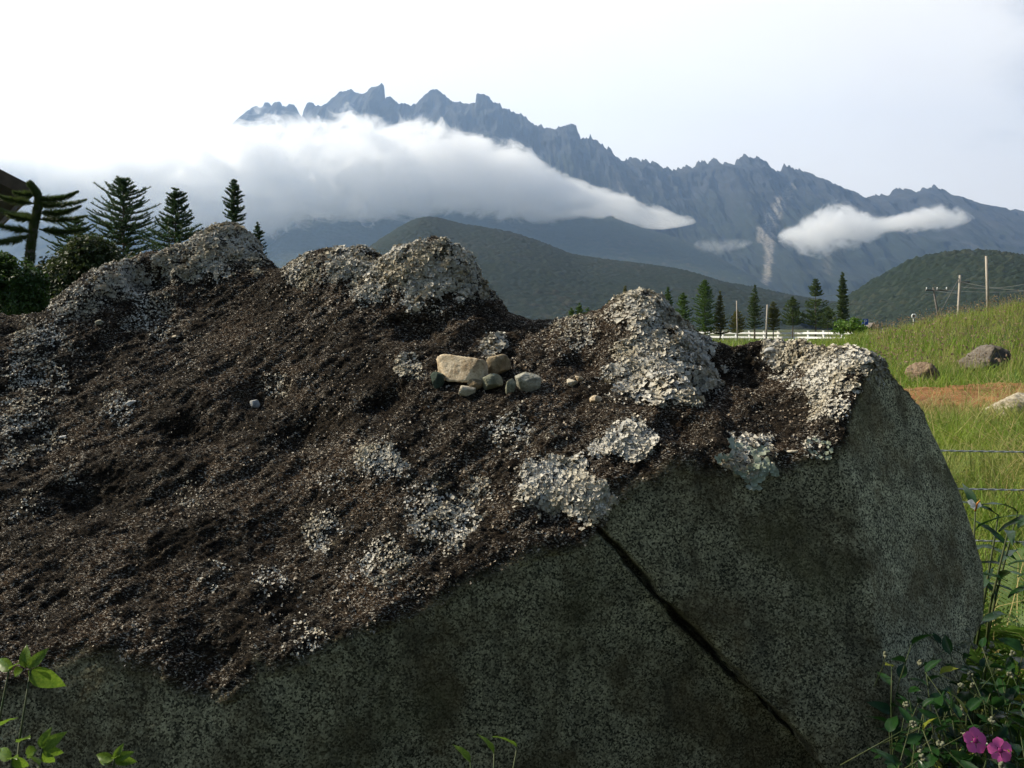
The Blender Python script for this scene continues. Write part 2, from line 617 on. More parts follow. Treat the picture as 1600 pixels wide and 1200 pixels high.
H_MID = [(380, 470), (470, 450), (540, 425), (579, 394), (597, 378), (616, 364), (635, 351.6), (650, 344), (669, 339), (691, 342), (713, 349), (750, 354.7),
         (797, 362.5), (829, 373), (860, 384), (890, 397.5), (940, 405.5), (980, 410.5), (1015, 415), (1047, 420), (1072, 426), (1090, 435),
         (1115, 440), (1152, 447.5), (1190, 457), (1240, 467), (1330, 480), (1420, 494), (1500, 503)]
H_BACK = [(330, 480), (400, 440), (425, 405), (444, 372), (454, 366), (469, 350), (520, 343), (600, 337), (690, 326), (760, 331), (850, 337), (910, 334), (960, 341),
          (1015, 360), (1052, 370), (1090, 385), (1115, 400), (1140, 422), (1155, 437), (1165, 450), (1190, 475), (1230, 500)]
H_RIGHT = [(1240, 500), (1290, 483), (1327, 463), (1348, 450), (1364, 439.5), (1385, 428), (1406, 416), (1429, 405), (1455, 397.5), (1482, 394), (1516, 392),
           (1547, 393.5), (1574, 400), (1600, 408), (1680, 425), (1800, 440), (1950, 470), (2050, 500)]
build_hill('far_hill', H_BACK, 6300, 1900, 11.0, 30.0, 9.0, [(0.012, 0.022, 0.011), (0.034, 0.046, 0.02), (0.06, 0.05, 0.03)], 3)
build_hill('middle_hill', H_MID, 1900, 800, 3.3, 9.5, 3.6, [(0.004, 0.011, 0.007), (0.011, 0.022, 0.012), (0.026, 0.026, 0.018)], 11)
build_hill('near_hill', H_RIGHT, 1150, 480, 2.0, 8.0, 4.0, [(0.004, 0.010, 0.006), (0.018, 0.030, 0.014), (0.034, 0.038, 0.022)], 23)

# ------------------------------------------------------------------ air and clouds


def build_haze():
    mb = MB()
    lo, hi = -14.0, 3050.0
    mb.box((0, 5200, (lo + hi) / 2), (20000, 14200, hi - lo))
    m = bpy.data.materials.new('air_haze')
    m.use_nodes = True
    t = NT(m.node_tree)
    t.n.clear()
    out = t.node('ShaderNodeOutputMaterial')
    pv = t.node('ShaderNodeVolumePrincipled')
    pv.inputs['Color'].default_value = (0.46, 0.67, 1.0, 1)
    pv.inputs['Density'].default_value = 6.2e-5
    pv.inputs['Anisotropy'].default_value = 0.6
    t.l.new(pv.outputs[0], out.inputs['Volume'])
    o = mb.build('haze', m)
    tag(o, kind='stuff')


build_haze()


def build_cloud(name, label, prof, dist, hy, density, rough_scale, amp, seed, soft=0.4):
    """a cloud bank: prof rows are (photo column, top row, bottom row) at distance dist; soft-edged volume in a closed lumpy hull"""
    prof = np.array(prof, float)
    X = (prof[:, 0] - 800) / F * dist
    ZT = EYE + (HOR - prof[:, 1]) / F * dist
    ZB = EYE + (HOR - prof[:, 2]) / F * dist
    ZM, HZ = (ZT + ZB) / 2, np.maximum((ZT - ZB) / 2, 4)
    x0, x1 = X[0], X[-1]
    zmax = ZT.max() * 1.1
    m = bpy.data.materials.new(name + '_vapour')
    m.use_nodes = True
    t = NT(m.node_tree)
    t.n.clear()
    out = t.node('ShaderNodeOutputMaterial')
    p = pos(t)
    sep = t.node('ShaderNodeSeparateXYZ')
    t.put(sep.inputs[0], p)
    fx = t.ramp(sep.outputs[0], x0, x1)

    def curve(vals, scale):
        nd = t.node('ShaderNodeFloatCurve')
        c = nd.mapping.curves[0]
        xs = (X - x0) / (x1 - x0)
        pts = list(zip(xs, vals / scale))
        while len(c.points) < len(pts):
            c.points.new(0.5, 0.5)
        for pt, (a, b_) in zip(c.points, pts):
            pt.location = (float(a), float(b_))
            pt.handle_type = 'AUTO_CLAMPED'
        nd.mapping.update()
        t.put(nd.inputs['Value'], fx)
        return t.math('MULTIPLY', nd.outputs[0], float(scale))

    zm = curve(ZM, zmax)
    hz = curve(HZ, HZ.max() * 1.05)
    rz = t.math('DIVIDE', t.math('SUBTRACT', sep.outputs[2], zm), hz)
    ry = t.math('DIVIDE', t.math('SUBTRACT', sep.outputs[1], float(dist)), float(hy))
    s = t.math('SUBTRACT', 0.78, t.math('ADD', t.math('MULTIPLY', rz, rz), t.math('MULTIPLY', ry, ry)))
    n = t.noise(t.vmath('ADD', t.vmath('MULTIPLY', p, (1.0, 1.0, 1.25)), (seed * 1000.0, 0, 0)), rough_scale, 10, 0.72, 0.9)
    s = t.math('ADD', s, t.math('MULTIPLY', t.math('SUBTRACT', n, 0.5), amp))
    dens = t.math('MULTIPLY', t.ramp(s, 0.0, soft, 0.0, 1.0, True), density)
    pv = t.node('ShaderNodeVolumePrincipled')
    pv.inputs['Color'].default_value = (0.999, 0.999, 0.999, 1)
    pv.inputs['Anisotropy'].default_value = 0.35
    t.put(pv.inputs['Density'], dens)
    t.l.new(pv.outputs[0], out.inputs['Volume'])
    # hull
    nx, ns = 90, 28
    xs = np.linspace(x0, x1, nx)
    zmh = np.interp(xs, X, ZM)
    hzh = np.interp(xs, X, HZ)
    end = np.sqrt(np.clip(1 - (2 * (np.arange(nx) / (nx - 1)) - 1) ** 16, 0.02, 1))
    ang = np.arange(ns) * 2 * math.pi / ns
    r = 1.16 * end
    V = np.stack([np.repeat(xs[:, None], ns, 1), dist + hy * r[:, None] * np.cos(ang)[None, :], zmh[:, None] + (hzh * r)[:, None] * np.sin(ang)[None, :]], -1)
    Vf = V.reshape(-1, 3)
    c = np.stack([np.repeat(xs, ns), np.full(nx * ns, dist), np.repeat(zmh, ns)], 1)
    Vf = c + (Vf - c) * (1 + 0.10 * fbm(Vf, 0.006, 3, 0.5, seed)[:, None])
    i = np.arange(nx - 1)[:, None] * ns
    k = np.arange(ns)[None, :]
    k2 = (k + 1) % ns
    Q = np.stack([i + k, i + k2, i + ns + k2, i + ns + k], -1).reshape(-1, 4)
    Vf = np.vstack([Vf, [[x0, dist, zmh[0]], [x1, dist, zmh[-1]]]])
    T = []
    for j in range(ns):
        T.append((nx * ns, (j + 1) % ns, j))
        T.append((nx * ns + 1, (nx - 1) * ns + j, (nx - 1) * ns + (j + 1) % ns))
    o = npmesh(name, Vf, [Q, np.array(T)], m)
    o['label'] = label
    o['category'] = 'cloud'
    o['kind'] = 'stuff'
    return o


build_cloud('cloud', 'broad bank of bright cloud lying across the left flank of the mountain',
            [(-520, 235, 330), (-420, 200, 345), (-150, 200, 345), (0, 212, 345), (100, 222, 350), (200, 220, 358), (290, 208, 370), (350, 194, 378), (400, 184, 376), (440, 187, 366), (490, 190, 360), (520, 186, 358), (560, 176, 356),
             (640, 182, 350), (720, 203, 345), (800, 224, 352), (850, 254, 352), (900, 288, 346), (960, 306, 336), (1000, 325, 348), (1040, 340, 354), (1085, 346, 352)],
            5900, 500, 0.0075, 0.0036, 4.6, 3, 0.3)
build_cloud('cloud', 'small white cloud drifting before the right flank of the mountain below the rounded summit',
            [(1222, 356, 376), (1245, 344, 392), (1266, 332, 402), (1290, 318, 402), (1316, 316, 394), (1345, 328, 384), (1375, 335, 370), (1400, 335, 364), (1425, 326, 363), (1450, 320, 362), (1472, 320, 360), (1488, 328, 358), (1504, 342, 354)],
            5300, 230, 0.014, 0.0085, 5.2, 9, 0.8)
build_cloud('cloud', 'thin grey wisp of cloud beside the pale landslide scar',
            [(1085, 376, 388), (1105, 370, 398), (1130, 370, 398), (1155, 372, 392), (1172, 378, 384)],
            4900, 110, 0.0032, 0.016, 4.8, 5, 1.2)

# ------------------------------------------------------------------ the boulder

CREST = [(-150, 520, 3.2), (0, 499, 3.2), (60, 496, 3.2), (95, 470, 3.25), (130, 443, 3.3), (160, 424, 3.33), (190, 418, 3.35), (220, 402, 3.38), (250, 398, 3.4),
         (285, 388, 3.45), (310, 377, 3.5), (330, 360, 3.53), (350, 352, 3.55), (375, 360, 3.52), (390, 378, 3.5), (402, 406, 3.45), (440, 421, 3.4), (480, 402, 3.3), (510, 390, 3.28), (540, 386, 3.25), (565, 393, 3.22),
         (592, 406, 3.2), (620, 394, 3.15), (670, 390, 3.1), (712, 398, 3.1), (735, 415, 3.1), (760, 448, 3.13), (780, 472, 3.16), (805, 494, 3.2), (840, 504, 3.2), (880, 507, 3.12),
         (915, 498, 3.05), (945, 483, 3.0), (968, 472, 2.97), (990, 464, 2.95), (1022, 468, 2.95), (1047, 484, 2.95), (1070, 508, 2.95), (1096, 532, 2.95), (1130, 549, 2.95),
         (1180, 541, 2.9), (1230, 540, 2.85), (1270, 546, 2.75), (1330, 549, 2.62), (1382, 556, 2.55)]
INNER = [(-150, 700, 2.7), (-150, 900, 2.3), (0, 600, 2.88), (0, 750, 2.55), (0, 900, 2.28), (0, 1020, 2.08),
         (100, 560, 3.0), (200, 500, 3.18), (235, 440, 3.32), (200, 650, 2.78), (200, 800, 2.45), (200, 975, 2.12), (310, 450, 3.32), (400, 480, 3.2), (330, 560, 3.0),
         (400, 630, 2.78), (400, 800, 2.42), (400, 1000, 2.07), (520, 450, 3.12), (600, 480, 3.0), (660, 450, 3.03), (720, 480, 3.0), (600, 580, 2.76), (500, 620, 2.75), (500, 750, 2.5),
         (600, 700, 2.5), (600, 850, 2.26), (560, 950, 2.13), (700, 620, 2.64), (780, 620, 2.64), (700, 560, 2.78), (725, 530, 2.9), (800, 600, 2.68), (860, 600, 2.66),
         (800, 545, 2.9), (760, 760, 2.38), (700, 800, 2.32), (900, 630, 2.6), (900, 700, 2.42), (920, 800, 2.22), (1000, 610, 2.6), (1000, 530, 2.76), (1040, 595, 2.58), (1085, 560, 2.72),
         (940, 540, 2.82), (1010, 690, 2.36), (1150, 600, 2.66), (1150, 680, 2.42), (1250, 600, 2.62), (1270, 690, 2.40), (1325, 600, 2.5), (1200, 560, 2.76)]


def rbf_fit(P, z, lam):
    d = np.linalg.norm(P[:, None] - P[None], axis=-1)
    K = d ** 2 * np.log(d + 1e-9) + lam * np.eye(len(P))
    A = np.hstack([np.ones((len(P), 1)), P])
    M = np.block([[K, A], [A.T, np.zeros((3, 3))]])
    w = np.linalg.solve(M, np.concatenate([z, np.zeros(3)]))

    def f(Q):
        out = np.empty(len(Q))
        for s in range(0, len(Q), 40000):
            q = Q[s:s + 40000]
            dd = np.linalg.norm(q[:, None] - P[None], axis=-1)
            out[s:s + 40000] = (dd ** 2 * np.log(dd + 1e-9)) @ w[:-3] + w[-3] + q @ w[-2:]
        return out
    return f


def plane3(a, b, c):
    a, b, c = (at(*q) for q in (a, b, c))
    n = np.cross(b - a, c - a)
    n /= np.linalg.norm(n)
    if n[1] > 0:
        n = -n
    return n, float(n @ a)


FACES = [plane3((430, 1040, 2.02), (920, 818, 2.24), (820, 1200, 2.13)),        # lower slab
         plane3((920, 818, 2.25), (1300, 720, 2.34), (1190, 1190, 2.14)),       # slab above the crack
         plane3((1322, 690, 2.36), (1318, 1160, 2.04), (1500, 760, 2.72)),      # right flank
         plane3((410, 1045, 2.03), (180, 985, 2.06), (120, 1200, 1.98)),        # left foot
         ]
CR0, CR1 = (918, 815), (1310, 1200)      # the crack, in photo pixels on the slab


def crack_frame():
    n, k = FACES[0]

    def hit(u, v):
        r = np.array([(u - 800) / F, 1.0, -(v - HOR) / F])
        s = (k - n @ np.array([0, 0, EYE])) / (n @ r)
        return np.array([0, 0, EYE]) + r * s
    return [hit(*p) for p in ((918, 815), (985, 885), (1065, 965), (1150, 1050), (1215, 1115), (1310, 1205))]


CRK = np.array(crack_frame())


def seg_side(P):
    """distance from the crack line (in the x-z plane) and signed side"""
    best = np.full(len(P), 9.0)
    side = np.zeros(len(P))
    along = np.zeros(len(P))
    j = 0
    x, z = P[:, 0], P[:, 2]
    for a, b in zip(CRK[:-1], CRK[1:]):
        dx, dz = b[0] - a[0], b[2] - a[2]
        L2 = dx * dx + dz * dz
        tt = ((x - a[0]) * dx + (z - a[2]) * dz) / L2
        tc = np.clip(tt, 0, 1)
        d = np.hypot(x - a[0] - tc * dx, z - a[2] - tc * dz)
        s = (x - a[0]) * (-dz) + (z - a[2]) * dx
        m = d < best
        best[m], side[m], along[m] = d[m], np.sign(s[m]), (j + tc[m]) / (len(CRK) - 1)
        j += 1
    return best, side, along


def on_face(k, u, v):
    n, c = FACES[k]
    r = np.array([(u - 800) / F, 1.0, -(v - HOR) / F])
    e = np.array([0, 0, EYE])
    return e + r * ((c - n @ e) / (n @ r))


def back_plane(p, q, back):
    n = np.cross(q - p, np.array(back, float))
    n /= np.linalg.norm(n)
    if n[0] < 0:
        n = -n
    return n, float(n @ p)


_rp = [on_face(2, *c) for c in ((1402, 572), (1446, 648), (1503, 770), (1537, 890), (1537, 965), (1462, 1210))]
RIGHT = [back_plane(a, b, (0.22, 1, 0.0)) for a, b in zip(_rp[:-1], _rp[1:])]
_cp = np.array([at(*c) for c in CREST])
_ip = np.array([at(*c) for c in INNER])
_b1 = _cp + np.array([0, 0.22, -0.10])
_b2 = _cp * np.array([1.05, 1, 0.62]) + np.array([0, 0.62, 0.1])
_b3 = _cp * np.array([1.1, 1, 0.0]) + np.array([0, 1.25, 0.1])
_all = np.vstack([_cp, _ip, _b1[::2], _b2[::3], _b3[::4],
                  [[-2.6, 3.0, 0.9], [-2.6, 2.3, 0.4], [-3.0, 2.6, 0.0], [-2.9, 3.6, 0.1]]])
_rbf = rbf_fit(_all[:, :2], _all[:, 2], 0.0004)
_gx, _gy, _gs = -3.4, 1.4, 0.02
_gn = (290, 185)
_gh = _rbf(np.stack(np.meshgrid(_gx + _gs * np.arange(_gn[0]), _gy + _gs * np.arange(_gn[1]), indexing='ij'), -1).reshape(-1, 2)).reshape(_gn)


def top_h(Q):
    """height of the weathered top (bilinear look-up of the fitted surface)"""
    a = np.clip((Q[:, 0] - _gx) / _gs, 0, _gn[0] - 1.001)
    b = np.clip((Q[:, 1] - _gy) / _gs, 0, _gn[1] - 1.001)
    i, j = a.astype(int), b.astype(int)
    a, b = a - i, b - j
    return (_gh[i, j] * (1 - a) + _gh[i + 1, j] * a) * (1 - b) + (_gh[i, j + 1] * (1 - a) + _gh[i + 1, j + 1] * a) * b


def ray_top(u, v):
    r = np.array([(u - 800) / F, 1.0, -(v - HOR) / F])
    s = np.linspace(1.7, 4.2, 700)
    q = np.array([0, 0, EYE]) + s[:, None] * r
    k = np.argmax(q[:, 2] < top_h(q[:, :2]))
    return q[k]


# hollows weathered into the top: photo column, row, radius, how far the centre lies above the surface
PITS = [(ray_top(u, v) + np.array([0, -0.02, up]), r) for u, v, r, up in
        ((238, 436, 0.085, 0.01), (390, 628, 0.12, 0.095), (1165, 572, 0.15, 0.07), (1120, 610, 0.10, 0.05), (1052, 497, 0.045, 0.0), (868, 806, 0.075, 0.03), (1070, 668, 0.09, 0.04),
         (290, 700, 0.14, 0.12), (120, 800, 0.16, 0.135), (655, 520, 0.10, 0.05), (905, 575, 0.08, 0.055), (590, 640, 0.09, 0.065), (470, 700, 0.11, 0.09), (330, 1030, 0.08, 0.03), (60, 700, 0.13, 0.11))]


def rock_fields(P):
    """coarse solid: negative inside; also which constraint bounds it (0 = weathered top, 1.. = split faces)"""
    h = top_h(P[:, :2])
    lump = fbm(P, 3.1, 3, 0.55, 200)
    pits = vnoise(P, 7.5, 230)
    fine = fbm(P, 16, 3, 0.6, 260)
    top = (P[:, 2] - h) * 0.8 - 0.055 * lump - 0.030 * np.clip(pits - 0.35, -0.2, 0.5) - 0.020 * fine
    for pc, pr in PITS:
        dd = np.linalg.norm((P - pc) * np.array([0.8, 1.0, 1.0]), axis=1)
        m_ = dd < pr + 0.05
        top[m_] = np.maximum(top[m_], (pr - dd[m_]) * 0.8 - 0.02 * (pits[m_] - 0.5) - 0.02 * fine[m_])
    fs = []
    und = 0.018 * fbm(P, 2.6, 3, 0.5, 300) + 0.006 * fbm(P, 11, 3, 0.6, 320)
    for n, k in FACES:
        fs.append(P @ n - k + und)
    # the slab above the crack ends on the crack line, as does the one below it
    _, sd, _ = seg_side(P + 0.026 * (fbm(P, 6, 2, 0.5, 370) + 0.6 * fbm(P, 20, 2, 0.5, 375))[:, None] * np.array([1.0, 0, 1.0]))
    A = np.maximum(fs[0], -9)
    B = np.maximum(fs[1], fs[2])
    low = A
    up = B
    w = np.where(sd > 0, 1.0, 0.0)
    front = np.where(w > 0.5, up, low)
    front = np.maximum(front, fs[3])
    right = np.maximum.reduce([P @ n - k for n, k in RIGHT]) + und * 0.7 + 0.014 * fbm(P, 6, 3, 0.6, 390)
    front = np.maximum(front, right)
    solid_front = front
    k = 0.018
    f = np.maximum(top, solid_front)
    d = np.clip(0.5 + 0.5 * (top - solid_front) / k, 0, 1)
    f = solid_front * (1 - d) + top * d + k * d * (1 - d)
    return f, top - front


def surface_nets(f, o, h):
    nx, ny, nz = f.shape
    s = f < 0
    corner = np.stack([s[dx:nx - 1 + dx, dy:ny - 1 + dy, dz:nz - 1 + dz] for dx in (0, 1) for dy in (0, 1) for dz in (0, 1)], 0)
    cnt = corner.sum(0)
    act = (cnt > 0) & (cnt < 8)
    idx = -np.ones(act.shape, dtype=np.int64)
    ci = np.argwhere(act)
    idx[act] = np.arange(len(ci))
    acc = np.zeros((len(ci), 3))
    num = np.zeros(len(ci))
    offs = [(dx, dy, dz) for dx in (0, 1) for dy in (0, 1) for dz in (0, 1)]
    for a in range(8):
        for b in range(a + 1, 8):
            oa, ob = np.array(offs[a]), np.array(offs[b])
            if np.abs(oa - ob).sum() != 1:
                continue
            fa = f[ci[:, 0] + oa[0], ci[:, 1] + oa[1], ci[:, 2] + oa[2]]
            fb = f[ci[:, 0] + ob[0], ci[:, 1] + ob[1], ci[:, 2] + ob[2]]
            m = (fa < 0) != (fb < 0)
            t = fa[m] / (fa[m] - fb[m])
            acc[m] += oa + t[:, None] * (ob - oa)
            num[m] += 1
    V = (ci + acc / num[:, None]) * h + np.array(o)
    Q = []
    for ax in range(3):
        e = [0, 0, 0]
        e[ax] = 1
        s0 = s[:nx - e[0], :ny - e[1], :nz - e[2]]
        s1 = s[e[0]:, e[1]:, e[2]:]
        ch = np.argwhere(s0 != s1)
        a1, a2 = [(1, 2), (2, 0), (0, 1)][ax]
        ok = (ch[:, a1] > 0) & (ch[:, a2] > 0) & (ch[:, a1] < f.shape[a1] - 1) & (ch[:, a2] < f.shape[a2] - 1)
        ch = ch[ok]
        quads = []
        for d1, d2 in ((-1, -1), (0, -1), (0, 0), (-1, 0)):
            c = ch.copy()
            c[:, a1] += d1
            c[:, a2] += d2
            quads.append(idx[c[:, 0], c[:, 1], c[:, 2]])
        q = np.stack(quads, 1)
        flip = s1[ch[:, 0], ch[:, 1], ch[:, 2]]
        q[flip] = q[flip][:, ::-1]
        Q.append(q)
    return V, np.vstack(Q)


def subdivide(V, Q, edges=False):
    """linear 1-to-4 split of a quad mesh"""
    n = len(V)
    E = np.sort(np.stack([Q, np.roll(Q, -1, 1)], -1).reshape(-1, 2), 1)
    key = E[:, 0] * n + E[:, 1]
    uk, inv = np.unique(key, return_inverse=True)
    em = (V[uk // n] + V[uk % n]) / 2
    fm = V[Q].mean(1)
    e = n + inv.reshape(-1, 4)
    c = n + len(uk) + np.arange(len(Q))
    V2 = np.vstack([V, em, fm])
    Q2 = np.vstack([np.stack([Q[:, j], e[:, j], c, e[:, (j - 1) % 4]], 1) for j in range(4)])
    return (V2, Q2, uk) if edges else (V2, Q2)


def vnormals(V, Q):
    n = np.cross(V[Q[:, 2]] - V[Q[:, 0]], V[Q[:, 3]] - V[Q[:, 1]])
    N = np.zeros_like(V)
    for j in range(Q.shape[1]):
        for a in range(3):
            N[:, a] += np.bincount(Q[:, j], n[:, a], len(V))
    return N / (np.linalg.norm(N, axis=1)[:, None] + 1e-12)


def relax(V, Q, it=1, w=0.5):
    for _ in range(it):
        A = np.zeros_like(V)
        c = np.zeros(len(V))
        for j in range(4):
            for k in (1, 3):
                nb = Q[:, (j + k) % 4]
                for a in range(3):
                    A[:, a] += np.bincount(Q[:, j], V[nb, a], len(V))
                c += np.bincount(Q[:, j], minlength=len(V))
        V = V * (1 - w) + w * A / c[:, None]
    return V


# lichen and bare patches, in photo pixels on the surface: (column, row, radius px, strength)
LICHEN = [(1040, 560, 75, 1.0), (1000, 590, 55, 1.0), (1080, 590, 50, 1.0), (1020, 480, 60, 0.95), (1080, 520, 55, 0.9), (965, 490, 30, 0.55), (905, 520, 45, 0.55),
          (770, 538, 22, 1.0), (640, 575, 26, 0.8), (540, 398, 55, 0.95), (480, 415, 40, 0.75), (580, 440, 42, 0.9), (640, 410, 55, 1.0), (700, 408, 50, 1.0), (728, 440, 48, 0.95), (660, 445, 55, 0.9),
          (350, 385, 60, 0.95), (290, 405, 55, 0.85), (180, 435, 55, 0.75), (110, 470, 50, 0.6), (240, 480, 60, 0.5), (60, 540, 60, 0.5), (1300, 570, 75, 0.95), (1340, 560, 45, 1.0), (1235, 548, 50, 0.9), (1290, 640, 40, 0.7), (1270, 700, 22, 0.8),
          (1170, 718, 44, 1.0), (985, 690, 38, 1.0), (940, 700, 26, 0.9), (860, 760, 65, 0.9), (920, 780, 40, 1.0), (900, 740, 40, 0.9), (800, 680, 48, 0.55), (590, 725, 48, 0.75),
          (520, 760, 28, 0.4), (330, 900, 34, 0.5), (430, 600, 30, 0.45), (120, 745, 28, 0.5), (40, 790, 35, 0.45), (30, 680, 75, 0.55), (60, 600, 65, 0.5), (185, 640, 32, 0.5),
          (690, 810, 65, 0.72), (745, 770, 40, 0.6), (610, 885, 55, 0.6), (540, 905, 30, 0.45), (500, 830, 40, 0.6), (300, 770, 35, 0.4), (420, 910, 40, 0.4), (480, 1000, 50, 0.5), (270, 510, 40, 0.4), (730, 770, 40, 0.45),  # patches along the crease strengthened to paint in its sunlit highlight
          (1190, 560, 30, 0.3), (1250, 690, 30, 0.25), (870, 690, 30, 0.35), (850, 540, 40, 0.3), (700, 640, 40, 0.2)]
LICHEN = np.array(LICHEN, float)


def build_boulder_mesh():
    h = 0.023
    lo, hi = np.array([-3.2, 1.6, -0.16]), np.array([2.2, 4.9, 2.3])
    dims = np.ceil((hi - lo) / h).astype(int)
    g = [lo[a] + h * np.arange(dims[a]) for a in range(3)]
    # coarse pass picks the cells near the surface
    X, Y, Z = np.meshgrid(*g, indexing='ij')
    f = np.full(X.shape, 1.0)
    hx, hy = np.meshgrid(g[0], g[1], indexing='ij')
    hh = top_h(np.stack([hx.ravel(), hy.ravel()], 1)).reshape(hx.shape)
    P = np.stack([X, Y, Z], -1)
    top = (Z - hh[..., None]) * 0.8
    rough2 = np.maximum(top, np.minimum(P @ FACES[0][0] - FACES[0][1], np.maximum.reduce([P @ n - k for n, k in [FACES[1], FACES[2]] + RIGHT])))
    deep = (np.maximum.reduce([top] + [P @ n - k for n, k in FACES + RIGHT]) < -0.22)
    f[deep] = -1.0
    band = (top < 0.12) & (rough2 < 0.14) & ~deep
    pts = P[band]
    val = np.empty(len(pts))
    for s in range(0, len(pts), 300000):
        val[s:s + 300000] = rock_fields(pts[s:s + 300000])[0]
    f[band] = val
    f[:, :, 0] = np.maximum(f[:, :, 0], 0.5)
    V, Q = surface_nets(f, lo, h)
    V = relax(V, Q, 2, 0.4)
    # drop stray islands by keeping the largest connected one (few steps of label spreading are enough to be safe)
    # split finely what faces the camera side, leave the rear coarse
    V, Q = subdivide(V, Q)
    N = vnormals(V, Q)
    V = relax(V, Q, 1, 0.5)
    # the side towards the camera gets a finer mesh; the rear stays coarse
    fc = V[Q].mean(1)
    fn = N[Q].mean(1)
    view = fc - np.array([0, 0, EYE])
    uu = 800 + fc[:, 0] / fc[:, 1] * F
    ww = HOR - (fc[:, 2] - EYE) / fc[:, 1] * F
    fine = ((fn * view).sum(1) < 0.12) & (uu > -110) & (uu < 1650) & (ww < 1240) & (fc[:, 1] < 3.9)
    Qc = Q[~fine]
    n0 = len(V)
    E = np.sort(np.stack([Qc, np.roll(Qc, -1, 1)], -1).reshape(-1, 2), 1)
    V, Qf, ek = subdivide(V, Q[fine], True)
    seam = np.flatnonzero(np.isin(ek, np.unique(E[:, 0] * n0 + E[:, 1])))
    sa, sb = ek[seam] // n0, ek[seam] % n0
    Q = np.vstack([Qf, Qc])
    V = relax(V, Q, 1, 0.4)
    N = vnormals(V, Q)
    _, dif = rock_fields(V)
    moss = np.clip(0.5 + (dif + 0.02 + 0.05 * fbm(V, 9, 3, 0.6, 400)) / 0.03, 0, 1)
    U = 800 + V[:, 0] / V[:, 1] * F
    W = HOR - (V[:, 2] - EYE) / V[:, 1] * F
    lich = np.zeros(len(V))
    wob = fbm(V, 14, 3, 0.6, 420)
    wob2 = fbm(V, 45, 2, 0.6, 430)
    for u, v, r, s in LICHEN:
        d = np.hypot(U - u, (W - v) * 1.15) / r
        lich = np.maximum(lich, s * np.clip((1.15 - d + 1.2 * wob + 0.5 * wob2) * 2.2, 0, 1))
    back = V[:, 1] > 3.7
    lich[back] = np.maximum(lich[back], 0.5 * np.clip(wob[back] * 4, 0, 1))
    # fine relief along the normal
    r1 = fbm(V, 24, 3, 0.6, 500)
    r2 = np.abs(fbm(V, 70, 2, 0.6, 520))
    r3 = fbm(V, 130, 2, 0.6, 540)
    tdir = np.array([0.72, 0.40, 0.57])
    Vs = V - 0.78 * (V @ tdir)[:, None] * tdir
    r4 = fbm(Vs, 34, 3, 0.6, 560)
    r0 = fbm(V, 9, 3, 0.55, 580)
    mossy = 0.036 * r0 + 0.026 * r4 + 0.014 * r1 + 0.012 * (0.22 - r2) + 0.008 * r3
    gran = 0.0022 * r3 + 0.002 * r1
    disp = moss * mossy + (1 - moss) * gran + lich * (0.003 + 0.012 * r1 + 0.006 * r3)
    V = V + N * disp[:, None]
    # the crack between the two slabs: a ragged slot that opens in the middle and closes towards its ends
    W_ = V + 0.026 * (fbm(V, 6, 2, 0.5, 370) + 0.6 * fbm(V, 20, 2, 0.5, 375))[:, None] * np.array([1.0, 0, 1.0])
    dc, sd, al = seg_side(W_)
    wid = (0.002 + 0.0125 * np.sin(math.pi * np.clip(al, 0, 1) ** 0.8)) * (0.45 + 1.1 * vnoise(V, 13, 380)) * np.where(sd > 0, 0.5, 1.0)
    on = (moss < 0.6) & (V[:, 1] < 2.6) & (N[:, 1] < 0.2)
    V = V - np.array([0.15, -1.0, 0.0]) * (np.where(on, 0.075 * np.clip((wid - dc) / 0.007 + 0.5, 0, 1), 0))[:, None]
    V[n0 + seam] = (V[sa] + V[sb]) / 2
    used = np.zeros(len(V), dtype=bool)
    used[Q.ravel()] = True
    new = np.cumsum(used) - 1
    n2, k2 = FACES[2]
    n1, k1 = FACES[1]
    pale_flank = np.clip(((V @ n2 - k2) - (V @ n1 - k1)) / 0.03 + 0.5 + 1.5 * fbm(V, 5, 3, 0.6, 395), 0, 1) * np.where(sd > 0, 1.0, 0.0)
    return V[used], new[Q], N[used], moss[used], lich[used], pale_flank[used]


RV, RQ, RN, RMOSS, RLICH, RPALE = build_boulder_mesh()
_RU = 800 + RV[:, 0] / RV[:, 1] * F
_RW = HOR - (RV[:, 2] - EYE) / RV[:, 1] * F
_front = (RN * (RV - np.array([0, 0, EYE]))).sum(1) < 0


def surf(u, v, rad=5.0):
    """the frontmost point of the boulder seen at photo pixel (u, v), with its normal"""
    m = np.flatnonzero((np.abs(_RU - u) < rad) & (np.abs(_RW - v) < rad) & _front)
    if len(m) == 0:
        return surf(u, v, rad * 2)
    k = m[np.argmin(RV[m, 1] + 0.0)]
    near = m[RV[m, 1] < RV[k, 1] + 0.06]
    n = RN[near].mean(0)
    return RV[near].mean(0), n / np.linalg.norm(n)


